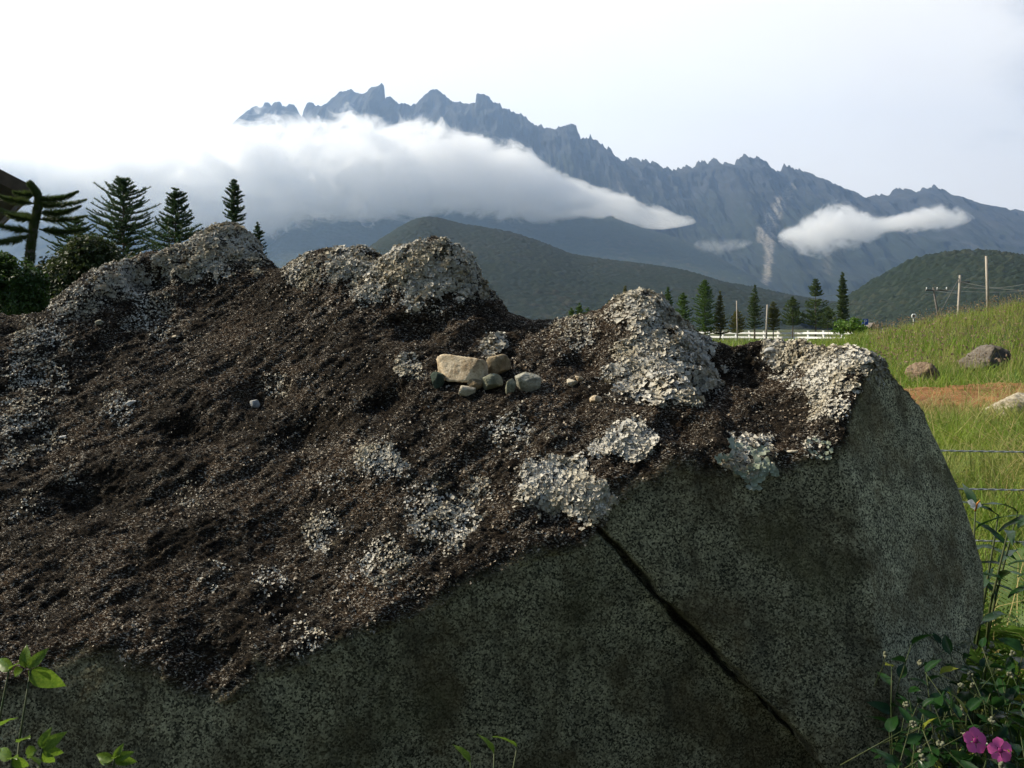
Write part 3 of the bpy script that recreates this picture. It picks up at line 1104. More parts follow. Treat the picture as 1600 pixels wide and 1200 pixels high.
def rock_material():
    m, t, b = base_mat('boulder_granite_moss_lichen')
    p = pos(t)
    # granite: speckle of pale feldspar and dark mica
    sp = t.voro(p, 240, 'Color')
    spv = t.node('ShaderNodeSeparateXYZ')
    t.put(spv.inputs[0], sp)
    gb = t.noise(p, 320, 2, 0.7)
    big = t.noise(p, 4.5, 5, 0.65)
    gr = t.mix(t.ramp(spv.outputs[0], 0.15, 0.85), (0.030, 0.030, 0.022), (0.33, 0.32, 0.245))
    gr = t.mix(t.ramp(gb, 0.52, 0.72), gr, (0.045, 0.044, 0.032))
    gr = t.mix(t.math('MULTIPLY', t.ramp(big, 0.46, 0.62), 0.7), gr, (0.060, 0.046, 0.026))
    gr = t.mix(t.math('MULTIPLY', t.ramp(t.noise(p, 2.3, 4, 0.6), 0.52, 0.70), 0.5), gr, (0.055, 0.065, 0.035))
    mott = t.noise(p, 13, 5, 0.7)
    gr = t.mix(1.0, gr, t.mix(t.ramp(mott, 0.34, 0.66), (0.62, 0.62, 0.60), (1.30, 1.28, 1.20)), 'MULTIPLY')
    stk = t.noise(t.vmath('MULTIPLY', p, (1.0, 1.0, 0.12)), 16, 4, 0.65)
    gr = t.mix(t.math('MULTIPLY', t.ramp(stk, 0.54, 0.70), 0.55), gr, (0.040, 0.036, 0.026))
    # the right flank is painted paler, the front given a slight yellow tint
    gr = t.mix(t.attr('pale_flank'), t.mix(1.0, gr, (0.98, 0.94, 0.80), 'MULTIPLY'), t.mix(1.0, gr, (2.0, 1.90, 1.68), 'MULTIPLY'))
    # moss and crust
    mp = t.node('ShaderNodeMapping')
    mp.inputs['Rotation'].default_value = (0.0, 0.62, -0.5)
    mp.inputs['Scale'].default_value = (0.42, 1.0, 1.0)
    t.put(mp.inputs['Vector'], p)
    pg = mp.outputs[0]
    s1 = t.noise(pg, 120, 5, 0.75)
    s4 = t.noise(pg, 260, 3, 0.7)
    s2 = t.noise(p, 22, 4, 0.65)
    s3 = t.noise(p, 5.0, 4, 0.6)
    mo = t.mix(t.ramp(s1, 0.43, 0.66), (0.004, 0.0035, 0.003), (0.062, 0.045, 0.028))
    mo = t.mix(t.ramp(s3, 0.45, 0.66), mo, t.mix(t.ramp(s1, 0.40, 0.64), (0.008, 0.0055, 0.004), (0.098, 0.060, 0.032)))
    mo = t.mix(t.math('MULTIPLY', t.ramp(t.math('ADD', s2, t.math('MULTIPLY', t.math('SUBTRACT', s3, 0.5), 0.9)), 0.36, 0.60), t.ramp(s4, 0.55, 0.61)), mo, (0.50, 0.45, 0.37))
    # lichen
    lv = t.voro(p, 110, 'Distance')
    lc = t.mix(t.ramp(lv, 0.15, 0.75), (0.50, 0.46, 0.39), (0.13, 0.11, 0.085))
    lc = t.mix(t.ramp(t.noise(p, 16, 3, 0.6), 0.48, 0.68), lc, (0.34, 0.29, 0.16))
    lc = t.mix(t.ramp(s1, 0.40, 0.52), (0.045, 0.038, 0.030), lc)
    c = t.mix(t.attr('moss'), gr, mo)
    lf = t.math('MULTIPLY', t.attr('lichen'), t.math('MULTIPLY', 0.75, t.ramp(t.math('ADD', t.math('MULTIPLY', s1, 0.7), t.math('MULTIPLY', t.attr('lichen'), 0.25)), 0.47, 0.62)))
    c = t.mix(lf, c, lc)
    t.put(b.inputs['Base Color'], c)
    b.inputs['Roughness'].default_value = 0.95
    b.inputs['Specular IOR Level'].default_value = 0.12
    hm = t.math('ADD', t.math('MULTIPLY', s1, 1.0), t.math('MULTIPLY', s4, 0.5))
    n1 = t.bump(t.math('MULTIPLY', hm, t.attr('moss')), 1.0, 0.016)
    n2 = t.bump(t.math('ADD', spv.outputs[1], gb), 0.35, 0.0022, n1)
    n3 = t.bump(t.math('MULTIPLY', lv, t.attr('lichen')), 0.7, -0.006, n2)
    t.put(b.inputs['Normal'], n3)
    return m


boulder = npmesh('boulder', RV, RQ, rock_material(), attrs={'moss': RMOSS, 'lichen': RLICH, 'pale_flank': RPALE})
tag(boulder, 'huge mossy granite boulder with a split grey face and a long dark crack', 'boulder')

# ------------------------------------------------------------------ lichen on the boulder


def flakes(P, N, size, rng, cup=0.45, k=6):
    """small ruffled scales lying on the surface at P: fans of k triangles with raised uneven rims"""
    n = len(P)
    a = np.cross(N, rng.normal(size=(n, 3)))
    a /= np.linalg.norm(a, axis=1)[:, None] + 1e-9
    tilt = N + 0.34 * rng.normal(size=(n, 3))
    tilt /= np.linalg.norm(tilt, axis=1)[:, None]
    a = a - tilt * (a * tilt).sum(1)[:, None]
    a /= np.linalg.norm(a, axis=1)[:, None] + 1e-9
    b = np.cross(tilt, a)
    ang = np.arange(k)[None, :] * 2 * math.pi / k + rng.normal(size=(n, k)) * 0.28
    r = size[:, None] * (0.35 + 1.0 * rng.rand(n, k))
    up = size[:, None] * (cup * (rng.rand(n, k) * 2.0 - 0.4))
    rim = P[:, None] + r[..., None] * (np.cos(ang)[..., None] * a[:, None] + np.sin(ang)[..., None] * b[:, None]) + up[..., None] * tilt[:, None]
    V = np.concatenate([P[:, None], rim], 1).reshape(-1, 3)
    base = np.arange(n)[:, None] * (k + 1)
    j = np.arange(k)[None, :]
    T = np.stack([np.broadcast_to(base, (n, k)), base + 1 + j, base + 1 + (j + 1) % k], -1).reshape(-1, 3)
    return V, T


def pick(weight, n, rng):
    c = np.cumsum(weight)
    return np.searchsorted(c, rng.rand(n) * c[-1])


def lichen_mat(name, c1, c2, c3):
    m, t, b = base_mat(name)
    p = pos(t)
    c = t.mix(t.ramp(t.noise(p, 9, 3, 0.6), 0.4, 0.62), c1, c2)
    c = t.mix(t.ramp(t.noise(p, 60, 3, 0.7), 0.5, 0.75), c, c3)
    t.put(b.inputs['Base Color'], c)
    b.inputs['Roughness'].default_value = 0.9
    return m


M_LICHEN = lichen_mat('pale_lichen', (0.56, 0.53, 0.46), (0.42, 0.37, 0.27), (0.22, 0.19, 0.15))
M_LICHEN_GREEN = lichen_mat('grey_green_lichen', (0.31, 0.34, 0.26), (0.24, 0.27, 0.18), (0.42, 0.43, 0.35))
M_CRUST = lichen_mat('dry_moss_scales', (0.40, 0.35, 0.28), (0.25, 0.19, 0.13), (0.52, 0.48, 0.41))
M_MOSS = lichen_mat('dark_moss_tufts', (0.024, 0.018, 0.012), (0.060, 0.036, 0.020), (0.012, 0.010, 0.008))


def build_lichen():
    rng = np.random.RandomState(21)
    vis = _front & (RV[:, 1] < 4.0) & (_RU > -250) & (_RU < 1700)
    w = np.where(vis, np.clip(RLICH - 0.25, 0, 1) ** 1.3, 0)
    hole = np.clip(fbm(RV, 13, 3, 0.6, 640) * 5 + 0.95, 0.08, 1)
    w = w * hole
    i = pick(w, 42000, rng)
    V, T = flakes(RV[i] + RN[i] * 0.003, RN[i], 0.0022 + (0.002 + 0.007 * RLICH[i] ** 3) * rng.rand(len(i)) ** 1.4, rng, 0.5)
    tag(npmesh('lichen', V, T, M_LICHEN, boulder, True), kind='stuff')
    pat = np.clip(fbm(RV, 5.5, 3, 0.6, 610) * 2.2 + 0.5, 0.0, 1) * np.clip(fbm(RV, 28, 2, 0.6, 620) * 2.5 + 0.5, 0.03, 1)
    for u, v, r, s in ((150, 770, 130, 0.85), (50, 880, 140, 0.85), (370, 640, 90, 0.8), (260, 690, 100, 0.7), (1090, 640, 130, 0.85), (650, 505, 90, 0.7), (800, 700, 60, 0.5), (330, 1010, 90, 0.8), (1180, 570, 80, 0.7), (330, 850, 80, 0.6), (780, 500, 60, 0.7)):
        pat = pat * (1 - s * np.exp(-(np.hypot(_RU - u, _RW - v) / r) ** 2))
    w = np.where(vis, RMOSS * pat * (1 - np.clip(RLICH, 0, 1) * 0.7), 0)
    i = pick(w, 9000, rng)
    V, T = flakes(RV[i] + RN[i] * 0.002, RN[i], 0.0015 + 0.0035 * rng.rand(len(i)) ** 2, rng, 0.8, 5)
    tag(npmesh('moss_scales', V, T, M_CRUST, boulder, True), kind='stuff')
    # short dark tufts
    w = np.where(vis, RMOSS * (1.05 - pat) * (1 - RLICH), 0)
    i = pick(w, 80000, rng)
    n = len(i)
    P, N = RV[i], RN[i]
    d = N + 0.7 * rng.normal(size=(n, 3)) + np.array([0, 0, 0.3])
    d /= np.linalg.norm(d, axis=1)[:, None]
    s = np.cross(d, rng.normal(size=(n, 3)))
    s /= np.linalg.norm(s, axis=1)[:, None] + 1e-9
    L = (0.003 + 0.006 * rng.rand(n))[:, None]
    wd = (0.0006 + 0.0008 * rng.rand(n))[:, None]
    V = np.stack([P - s * wd, P + s * wd, P + d * L], 1).reshape(-1, 3)
    tag(npmesh('moss_tufts', V, np.arange(3 * n).reshape(-1, 3), M_MOSS, boulder, False), kind='stuff')


build_lichen()


def rosette(u, v, rad, n, mat, seed, ring=(0.25, 1.0), size=(0.010, 0.020)):
    """one leafy lichen: overlapping lobed scales growing outwards from a centre"""
    rng = np.random.RandomState(seed)
    c, N = surf(u, v)
    R = rad / F * c[1]
    a = np.cross(N, (0, 0, 1.0))
    a /= np.linalg.norm(a)
    b = np.cross(a, N)
    if b[2] < 0:
        b = -b
    near = np.flatnonzero(np.linalg.norm(RV - c, axis=1) < R * 1.8)
    mb = MB()
    us, vs = np.linspace(0, 1, 4), np.linspace(-1, 1, 5)
    for k in range(int(n * 1.5)):
        rr = R * (ring[0] + (ring[1] - ring[0]) * math.sqrt(rng.rand()) * 1.12)
        th = rng.rand() * 2 * math.pi
        lim = 0.78 + 0.42 * math.sin(th * 2 + seed) * math.sin(th * 3.3 + seed * 2.1) + 0.14 * math.sin(th * 7 + seed)
        if rr > R * lim or (rr < R * 0.5 and math.sin(th + seed * 1.7) > 0.35):
            continue
        q = c + rr * (math.cos(th) * a + math.sin(th) * b)
        j = near[np.argmin(((RV[near] - q) ** 2).sum(1))]
        p, nn = RV[j], RN[j]
        out = math.cos(th + rng.normal() * 0.5) * a + math.sin(th + rng.normal() * 0.5) * b
        out = out - nn * (out @ nn)
        out /= np.linalg.norm(out)
        sd = np.cross(nn, out)
        L = size[0] + (size[1] - size[0]) * rng.rand()
        lift = 0.08 + 0.36 * rng.rand()
        ph = rng.rand() * 6
        V = []
        for x in us:
            for y in vs:
                wdt = L * (0.25 + 0.75 * x ** 0.7) * 0.75
                ruff = 0.22 * L * x * math.sin(y * 4.2 + ph)
                sc = 1 + 0.16 * math.cos(y * 6 + ph)
                V.append(p + nn * (0.004 + lift * L * x * x + ruff * 0.8 * abs(x)) + out * (L * x * sc * (1 - 0.35 * y * y * x)) + sd * wdt * y)
        Q = [(i * 5 + m, i * 5 + m + 1, (i + 1) * 5 + m + 1, (i + 1) * 5 + m) for i in range(3) for m in range(4)]
        mb.add(V, Q)
    return tag(mb.build('lichen_rosette', mat, boulder, True), kind='stuff')


for args in ((1170, 720, 40, 130, M_LICHEN_GREEN, 1, (0.1, 1.0), (0.009, 0.020)), (985, 692, 36, 150, M_LICHEN, 2, (0.55, 1.0), (0.007, 0.015)), (768, 540, 20, 70, M_LICHEN, 3, (0.1, 1.0), (0.006, 0.012)),
             (1283, 702, 18, 50, M_LICHEN_GREEN, 4, (0.1, 1.0), (0.006, 0.012)), (920, 782, 40, 120, M_LICHEN, 5, (0.15, 1.0), (0.007, 0.015)), (1030, 585, 66, 280, M_LICHEN, 6, (0.3, 1.0), (0.009, 0.019)),
             (1075, 535, 50, 160, M_LICHEN, 7, (0.1, 1.0), (0.008, 0.018)), (850, 755, 50, 150, M_LICHEN, 8, (0.4, 1.0), (0.006, 0.013)), (1330, 562, 45, 150, M_LICHEN, 9, (0.1, 1.0), (0.007, 0.014)),
             (640, 578, 22, 60, M_LICHEN, 10, (0.1, 1.0), (0.006, 0.012)), (1000, 480, 45, 140, M_LICHEN, 11, (0.1, 1.0), (0.007, 0.015)), (1290, 590, 40, 110, M_LICHEN, 12, (0.1, 1.0), (0.006, 0.012))):
    rosette(*args)

# ------------------------------------------------------------------ stones


def ico(sub):
    import bmesh
    bm = bmesh.new()
    bmesh.ops.create_icosphere(bm, subdivisions=sub, radius=1)
    V = np.array([v.co[:] for v in bm.verts])
    T = np.array([[v.index for v in f.verts] for f in bm.faces])
    bm.free()
    return V, T


ICO3, ICO4, ICO5 = ico(3), ico(4), ico(5)


def stone_shape(dims, seed, planes=14, rough=0.03, ic=None, soft=0.55, freq=2.2, slab=False):
    """an angular stone: a random convex polytope, slightly rounded and roughened, scaled to dims"""
    rng = np.random.RandomState(seed)
    D, T = ic or ICO4
    n = rng.normal(size=(planes, 3))
    n /= np.linalg.norm(n, axis=1)[:, None]
    k = 0.72 + 0.28 * rng.rand(planes)
    if slab:
        box = np.array([[1, 0.1, 0.15], [-1, 0.15, -0.1], [0.05, -1, 0.45], [0, 1, 0.1], [0.06, 0.15, 1], [0.03, 0, -1], [0.7, -0.7, 0.1], [-0.75, -0.6, -0.2], [-0.6, 0.1, 0.8], [0.1, -0.75, 0.75]])
        n = box / np.linalg.norm(box, axis=1)[:, None]
        k = np.array([0.92, 0.95, 0.62, 0.7, 0.55, 0.55, 0.86, 0.9, 0.92, 0.80])
    dn = D @ n.T
    r = np.where(dn > 0.05, k[None, :] / np.maximum(dn, 0.05), 9).min(1)
    r = np.minimum(r, 1.25) * (1 - (1 - soft) * 0.25) + (1 - soft) * 0.25
    r = r * (1 + rough * 2 * fbm(D, freq, 4, 0.6, seed) + rough * 1.3 * fbm(D, freq * 4, 4, 0.7, seed + 1) - rough * 1.2 * np.clip(np.abs(fbm(D, freq * 2, 3, 0.6, seed + 2)) * -6 + 0.5, 0, 1))
    V = D * r[:, None]
    V = V / np.abs(V).max(0)
    return V * np.array(dims) / 2, T


def rot_z(V, a):
    c, s = math.cos(a), math.sin(a)
    return V @ np.array([[c, -s, 0], [s, c, 0], [0, 0, 1]]).T


def rot_y(V, a):
    c, s = math.cos(a), math.sin(a)
    return V @ np.array([[c, 0, s], [0, 1, 0], [-s, 0, c]]).T


def stone_mat(name, c1, c2, c3, scale=25.0, bump=0.9):
    m, t, b = base_mat(name)
    p = obco(t)
    n = t.noise(p, scale, 5, 0.65)
    n2 = t.noise(p, scale * 5, 3, 0.7)
    c = t.mix(t.ramp(n, 0.35, 0.65), c1, c2)
    c = t.mix(t.ramp(n2, 0.52, 0.72), c, c3)
    c = t.mix(t.math('MULTIPLY', t.ramp(t.noise(p, scale * 0.5, 5, 0.7), 0.48, 0.64), 0.6), c, c3, 'MULTIPLY')
    t.put(b.inputs['Base Color'], c)
    b.inputs['Roughness'].default_value = 0.9
    t.put(b.inputs['Normal'], t.bump(t.math('ADD', n, t.math('MULTIPLY', n2, 0.4)), bump, 0.15 / scale))
    return m


M_TAN = stone_mat('tan_stone', (0.66, 0.55, 0.39), (0.54, 0.42, 0.27), (0.28, 0.20, 0.12), 30)
M_TAN_DARK = stone_mat('dull_tan_stone', (0.30, 0.23, 0.14), (0.22, 0.17, 0.10), (0.36, 0.29, 0.19), 30)
M_GREENSTONE = stone_mat('dark_green_stone', (0.035, 0.055, 0.040), (0.07, 0.095, 0.07), (0.025, 0.035, 0.028), 40)
M_GREYGREEN = stone_mat('grey_green_stone', (0.20, 0.20, 0.14), (0.28, 0.28, 0.20), (0.13, 0.13, 0.09), 40)
M_PALE = stone_mat('pale_stone', (0.52, 0.46, 0.35), (0.42, 0.37, 0.28), (0.60, 0.55, 0.45), 50)
M_SPECK = stone_mat('speckled_stone', (0.40, 0.38, 0.30), (0.25, 0.24, 0.19), (0.52, 0.50, 0.42), 60)
M_WHITE = stone_mat('white_chip', (0.72, 0.70, 0.66), (0.60, 0.58, 0.55), (0.45, 0.43, 0.40), 80, 0.2)
M_GREYCHIP = stone_mat('grey_chip', (0.45, 0.45, 0.43), (0.36, 0.36, 0.35), (0.28, 0.28, 0.27), 80, 0.2)

STONES = [
    # name, label, column, row of base, width px, height px, depth/width, spin, lean, seed, material, planes, lift px
    ('stone', 'big flat tan stone lying across smaller stones on the boulder ledge', 722, 600, 92, 47, 0.62, -0.40, 0.06, 12, M_TAN, 11, 9),
    ('stone', 'small dark green stone wedged under the left end of the big tan stone', 682, 608, 24, 30, 0.8, 0.3, 0.1, 5, M_GREENSTONE, 10, 0),
    ('stone', 'small beige stone in front of the big tan stone', 730, 620, 29, 19, 0.8, 0.5, 0.1, 7, M_PALE, 9, 0),
    ('stone', 'little dull stone peeping out under the middle of the big tan stone', 741, 609, 30, 22, 0.9, 0.9, 0.0, 8, M_TAN_DARK, 10, 0),
    ('stone', 'grey green stone propping the right end of the big tan stone', 767, 613, 40, 30, 0.8, 0.2, -0.1, 9, M_GREYGREEN, 10, 0),
    ('stone', 'dull tan stone leaning behind the right end of the big tan stone', 776, 590, 46, 38, 0.8, 0.7, 0.35, 10, M_TAN_DARK, 9, 0),
    ('stone', 'thin grey green stone standing against the pale speckled stone', 798, 617, 19, 27, 0.8, 0.4, 0.05, 11, M_GREYGREEN, 9, 0),
    ('stone', 'rounded pale speckled stone at the right of the stone pile', 825, 614, 46, 36, 0.85, 0.6, 0.12, 14, M_SPECK, 16, 0),
    ('pebble', 'pale pebble with a smaller one at its back, near the lichen mound', 893, 606, 19, 15, 0.9, 0.6, 0.2, 15, M_PALE, 12, 0),
    ('pebble', 'smaller cream pebble touching the pale pebble near the lichen mound', 905, 597, 15, 11, 0.9, 0.2, 0.2, 16, M_TAN, 12, 0),
    ('pebble', 'lone tan pebble on moss below the lichen mound', 931, 632, 23, 15, 0.9, 0.8, 0.0, 17, M_TAN, 10, 0),
    ('pebble', 'grey pebble in the dark hollow between mound and right peak', 1206, 556, 22, 15, 0.9, 0.1, 0.0, 18, M_GREYCHIP, 12, 0),
    ('stone_chip', 'bright white flat chip on the left moss slope', 203, 634, 18, 9, 0.8, 0.4, -0.5, 19, M_WHITE, 8, 0),
    ('stone_chip', 'squarish grey chip on moss left of the stone pile', 398, 639, 18, 16, 0.5, 0.2, -0.3, 20, M_GREYCHIP, 7, 0),
    ('stone_chip', 'small white chip low on the far left of the moss slope', 98, 686, 15, 6, 0.9, 0.2, 0.0, 21, M_WHITE, 8, 0),
    ('stone_chip', 'thin pale flake lying high on the left shoulder', 273, 529, 17, 6, 0.9, 0.0, -0.2, 22, M_PALE, 8, 0),
    ('pebble', 'pale rounded pebble on the left shoulder below the rock hollow', 154, 510, 16, 11, 0.9, 0.0, -0.2, 23, M_SPECK, 12, 0),
    ('stone_chip', 'slim pale sliver on the dark moss between the two lichen rosettes and the right edge', 1240, 709, 24, 6, 0.5, 0.05, -0.05, 24, M_PALE, 8, 0),
]
for nm, lab, u, v, wp, hp, dr, spin, lean, sd, mt, pl, lift in STONES:
    p, n = surf(u, v - 1, 4)
    k = p[1] / F
    wp, hp = wp * 0.93, hp * 0.95
    dims = (wp * k, wp * k * dr, hp * k)
    V, T = stone_shape(dims, sd, pl, 0.05, ICO5 if wp > 24 else ICO4, 1.0, slab=(wp > 60))
    V = rot_z(rot_y(V, lean), spin)
    V = V * (np.array([wp * k, dims[1], hp * k]) / (V.max(0) - V.min(0)))
    o = npmesh(nm, V, T, mt, None, True)
    zc = EYE - (v - hp / 2 - HOR) * k
    o.location = ((u - 800) * k, p[1] + dims[1] * 0.30, zc)
    tag(o, lab, 'stone' if nm == 'stone' else 'pebble' if nm == 'pebble' else 'stone chip', 'loose stones lying on the boulder')

# ------------------------------------------------------------------ field boulders on the grass bank
M_FIELD = stone_mat('field_rock', (0.13, 0.085, 0.055), (0.26, 0.185, 0.12), (0.34, 0.28, 0.21), 5, 1.0)
M_FIELD2 = stone_mat('grey_field_rock', (0.09, 0.075, 0.06), (0.20, 0.17, 0.135), (0.05, 0.042, 0.034), 5, 1.0)
M_FIELD3 = stone_mat('pale_field_rock', (0.42, 0.37, 0.28), (0.34, 0.30, 0.22), (0.24, 0.20, 0.15), 5)


def field_rock(lab, u, v, wp, hp, d, seed, mat, planes=10, lean=0.0):
    for d in np.linspace(9, 45, 1500):          # the distance at which the shown base meets the ground
        p = at(u, v, d)
        if p[2] <= ground_h(p[0:1], p[1:2])[0] + 0.03:
            break
    k = d / F
    x, y = (u - 800) * k, d
    V, T = stone_shape((wp * k, wp * k * 0.8, hp * k * 1.35), seed, planes, 0.13, ICO5, 0.95)
    V = rot_y(V, lean)
    o = npmesh('field_rock', V, T, mat, None, True)
    o.location = (x, y, EYE - (v - HOR) * k + hp * k * 1.35 * 0.5 - hp * k * 0.35)
    tag(o, lab, 'rock', 'rocks lying on the grass bank')


field_rock('reddish brown block of rock on the grass bank above the orange track', 1441, 600, 52, 35, 21.5, 31, M_FIELD, 8)
field_rock('dark grey striped rock higher on the grass bank with grass on its top', 1540, 577, 74, 38, 24.5, 33, M_FIELD2, 11, -0.15)
field_rock('pale flat rock beside the orange track at the picture edge', 1588, 648, 100, 36, 15.0, 37, M_FIELD3, 9, -0.1)
field_rock('low grey rock half hidden in grass left of the reddish rock', 1408, 574, 22, 10, 24.0, 39, M_FIELD3, 12)

# ------------------------------------------------------------------ grass


def blades(P, L, W, lean, tint, rng, name, mat, curl=0.5):
    """grass blades as curved tapering strips: 2 quads and a tip"""
    n = len(P)
    az_ = rng.rand(n) * 2 * math.pi
    d = np.stack([np.cos(az_), np.sin(az_), 0 * az_], 1)
    s = np.stack([-np.sin(az_), np.cos(az_), 0 * az_], 1)
    tw = rng.normal(size=n) * 0.5
    s = s * np.cos(tw)[:, None] + d * np.sin(tw)[:, None]
    rows = []
    for h, w in ((0, 1.0), (0.4, 0.85), (0.75, 0.55)):
        c = P + d * (L * lean * (h + curl * h * h))[:, None] + np.array([0, 0, 1.0]) * (L * (h - 0.35 * lean * h * h))[:, None]
        rows += [c - s * (W * w)[:, None], c + s * (W * w)[:, None]]
    tip = P + d * (L * lean * (1 + curl))[:, None] + np.array([0, 0, 1.0]) * (L * (1 - 0.5 * lean))[:, None]
    V = np.stack(rows + [tip], 1).reshape(-1, 3)
    b = np.arange(n)[:, None] * 7
    Q = np.concatenate([b + np.array([[0, 1, 3, 2]]), b + np.array([[2, 3, 5, 4]])], 0)
    T = b + np.array([[4, 5, 6]])
    o = npmesh(name, V, [Q, T], mat, None, True, {'tint': np.repeat(tint, 7)})
    tag(o, kind='stuff')
    return o


M_GRASS = leaf_mat('grass_blades', (0.060, 0.135, 0.014), (0.25, 0.34, 0.042), 0.5, 1.2, 0.6, (0.42, 0.34, 0.14))
M_SEED = leaf_mat('grass_seed_heads', (0.22, 0.15, 0.10), (0.30, 0.22, 0.14), 0.3, 3.0, 0.8)


def in_track(x, y):
    w = 1.5 * fbm(np.stack([x, y, 0 * x], 1), 0.6, 3, 0.5, 77)
    return (x > 6.6 + 0.6 * w) & (y > 15.9 + w + 0.05 * (x - 8)) & (y < 20.6 + w * 1.6 - 0.25 * np.clip(9 - x, 0, 5))


def build_grass():
    rng = np.random.RandomState(5)
    Ps, Ls, Ws, Ts, Le = [], [], [], [], []
    for y0, y1, den, l0, l1, w, xa, xb in ((2.3, 4.2, 900, 0.12, 0.42, 0.0028, 0.55, 1.0), (4.2, 8, 800, 0.18, 0.6, 0.0042, 0.40, 0.80), (8, 13, 420, 0.2, 0.6, 0.006, 0.40, 0.75),
                                           (13, 20, 220, 0.15, 0.5, 0.008, 0.40, 0.72), (20, 30, 120, 0.18, 0.6, 0.011, 0.38, 0.72), (30, 52, 46, 0.25, 0.8, 0.014, 0.36, 0.75), (52, 112, 3.2, 0.3, 0.7, 0.03, 0.16, 0.48)):
        n = int(den * (y1 - y0) * (xb - xa) * (y0 + y1) / 2)
        y = y0 + (y1 - y0) * rng.rand(n)
        x = y * (xa + (xb - xa) * rng.rand(n))
        p = np.stack([x, y, 0 * x], 1)
        clump = fbm(p, 1.3, 3, 0.6, 50)
        keep = (~in_track(x, y) | (rng.rand(n) < 0.42)) & (rng.rand(n) < 0.35 + 1.6 * np.clip(clump + 0.3, 0, 1))
        x, y, p, clump = x[keep], y[keep], p[keep], clump[keep]
        z = ground_h(x, y) - 0.01
        dry = fbm(p, 0.35, 3, 0.5, 60)
        nearT = np.exp(-((y - 15.0) / 2.2) ** 2) * 0.5
        tint = np.clip(rng.rand(len(x)) ** 2.2 * 0.5 + 0.8 * dry - 0.03 + nearT, 0, 1)
        L = (l0 + (l1 - l0) * rng.rand(len(x))) * (0.75 + 0.9 * np.clip(clump + 0.25, 0, 1))
        Ps.append(np.stack([x, y, z], 1)); Ls.append(L); Ws.append(np.full(len(x), w) * (0.6 + 0.8 * rng.rand(len(x)))); Ts.append(tint); Le.append(0.15 + 0.55 * rng.rand(len(x)))
    P, L, W, T, E = np.vstack(Ps), np.concatenate(Ls), np.concatenate(Ws), np.concatenate(Ts), np.concatenate(Le)
    blades(P, L, W, E, T, rng, 'grass', M_GRASS)
    # rough pasture round about, thinner and coarser
    n = 15000
    y = 3.5 + 60 * rng.rand(n) ** 1.5
    x = y * (-0.9 + 2.2 * rng.rand(n))
    u_ = x / y
    k = ((u_ < 0.37) | (u_ > 0.72)) & ~in_track(x, y) & ((y > 5.2) | (x > 2.4) | (x < -3.6))
    x, y = x[k], y[k]
    P = np.stack([x, y, ground_h(x, y) - 0.01], 1)
    blades(P, 0.2 + 0.45 * rng.rand(len(x)), 0.004 + 0.0006 * y, 0.2 + 0.6 * rng.rand(len(x)), np.clip(rng.rand(len(x)) ** 2 * 0.7 + fbm(P, 0.35, 3, 0.5, 60), 0, 1), rng, 'pasture_grass', M_GRASS)
    # dry brown stems tangled in the near grass and along the track
    n = 5200
    y = 3.4 + 17 * rng.rand(n) ** 1.3
    x = y * (0.40 + 0.38 * rng.rand(n))
    p = np.stack([x, y, 0 * x], 1)
    k = (fbm(p, 0.8, 3, 0.6, 64) + 0.25 * np.exp(-((y - 15.5) / 1.6) ** 2)) > 0.02 + 0.12 * rng.rand(n)
    x, y = x[k], y[k]
    P = np.stack([x, y, ground_h(x, y)], 1)
    blades(P, 0.3 + 0.5 * rng.rand(len(x)), 0.0022 + 0.00035 * y, 0.3 + 0.9 * rng.rand(len(x)), 0.85 + 0.15 * rng.rand(len(x)), rng, 'dry_grass', M_GRASS, 0.8)
    # tall flowering stalks on the bank
    n = 2600
    y = 22 + 26 * rng.rand(n)
    x = y * (0.42 + 0.3 * rng.rand(n))
    k = rng.rand(n) < 0.3 + np.clip((y - 26) / 12, 0, 0.7)
    x, y = x[k], y[k]
    P = np.stack([x, y, ground_h(x, y)], 1)
    blades(P, 0.55 + 0.55 * rng.rand(len(x)), np.full(len(x), 0.006), 0.1 + 0.25 * rng.rand(len(x)), np.full(len(x), 0.85), rng, 'grass_stalks', M_GRASS, 0.2)
    hp = P + np.array([0, 0, 0.72]) + rng.normal(size=P.shape) * np.array([0.1, 0.1, 0.12])
    V, Tt = flakes(hp, np.tile([0, 0, 1.0], (len(hp), 1)) + rng.normal(size=hp.shape) * 0.4, 0.022 + 0.02 * rng.rand(len(hp)), rng, 1.6, 4)
    tag(npmesh('grass_seed_heads', V, Tt, M_SEED, None, True), kind='stuff')


build_grass()


def build_track():
    xs = np.linspace(6.2, 24, 190)
    ys = np.linspace(15.2, 22.2, 80)
    X, Y = np.meshgrid(xs, ys, indexing='ij')
    f = in_track(X.ravel(), Y.ravel()).reshape(X.shape)
    rut = 0.17 * np.sin((X * 0.55 + Y * 1.4) * 6.5 + 1.5 * fbm(np.stack([X.ravel(), Y.ravel(), 0 * X.ravel()], 1), 0.8, 2, 0.5, 3).reshape(X.shape) * 3)
    q = np.stack([X.ravel(), Y.ravel(), 0 * X.ravel()], 1)
    Z = ground_h(X, Y) + np.where(f, 0.05 + np.maximum(rut, -0.09) + 0.05 * fbm(q, 3, 3, 0.6, 8).reshape(X.shape), -0.12)
    m = noisy_mat('orange_clay', (0.27, 0.13, 0.052), (0.19, 0.095, 0.045), 3.0, 1.0, 5, 0.6, 12, 0.03, obj=False)
    o = npmesh('dirt_track', np.stack([X, Y, Z], -1).reshape(-1, 3), grid_faces(len(xs), len(ys)), m)
    tag(o, kind='structure')


build_track()

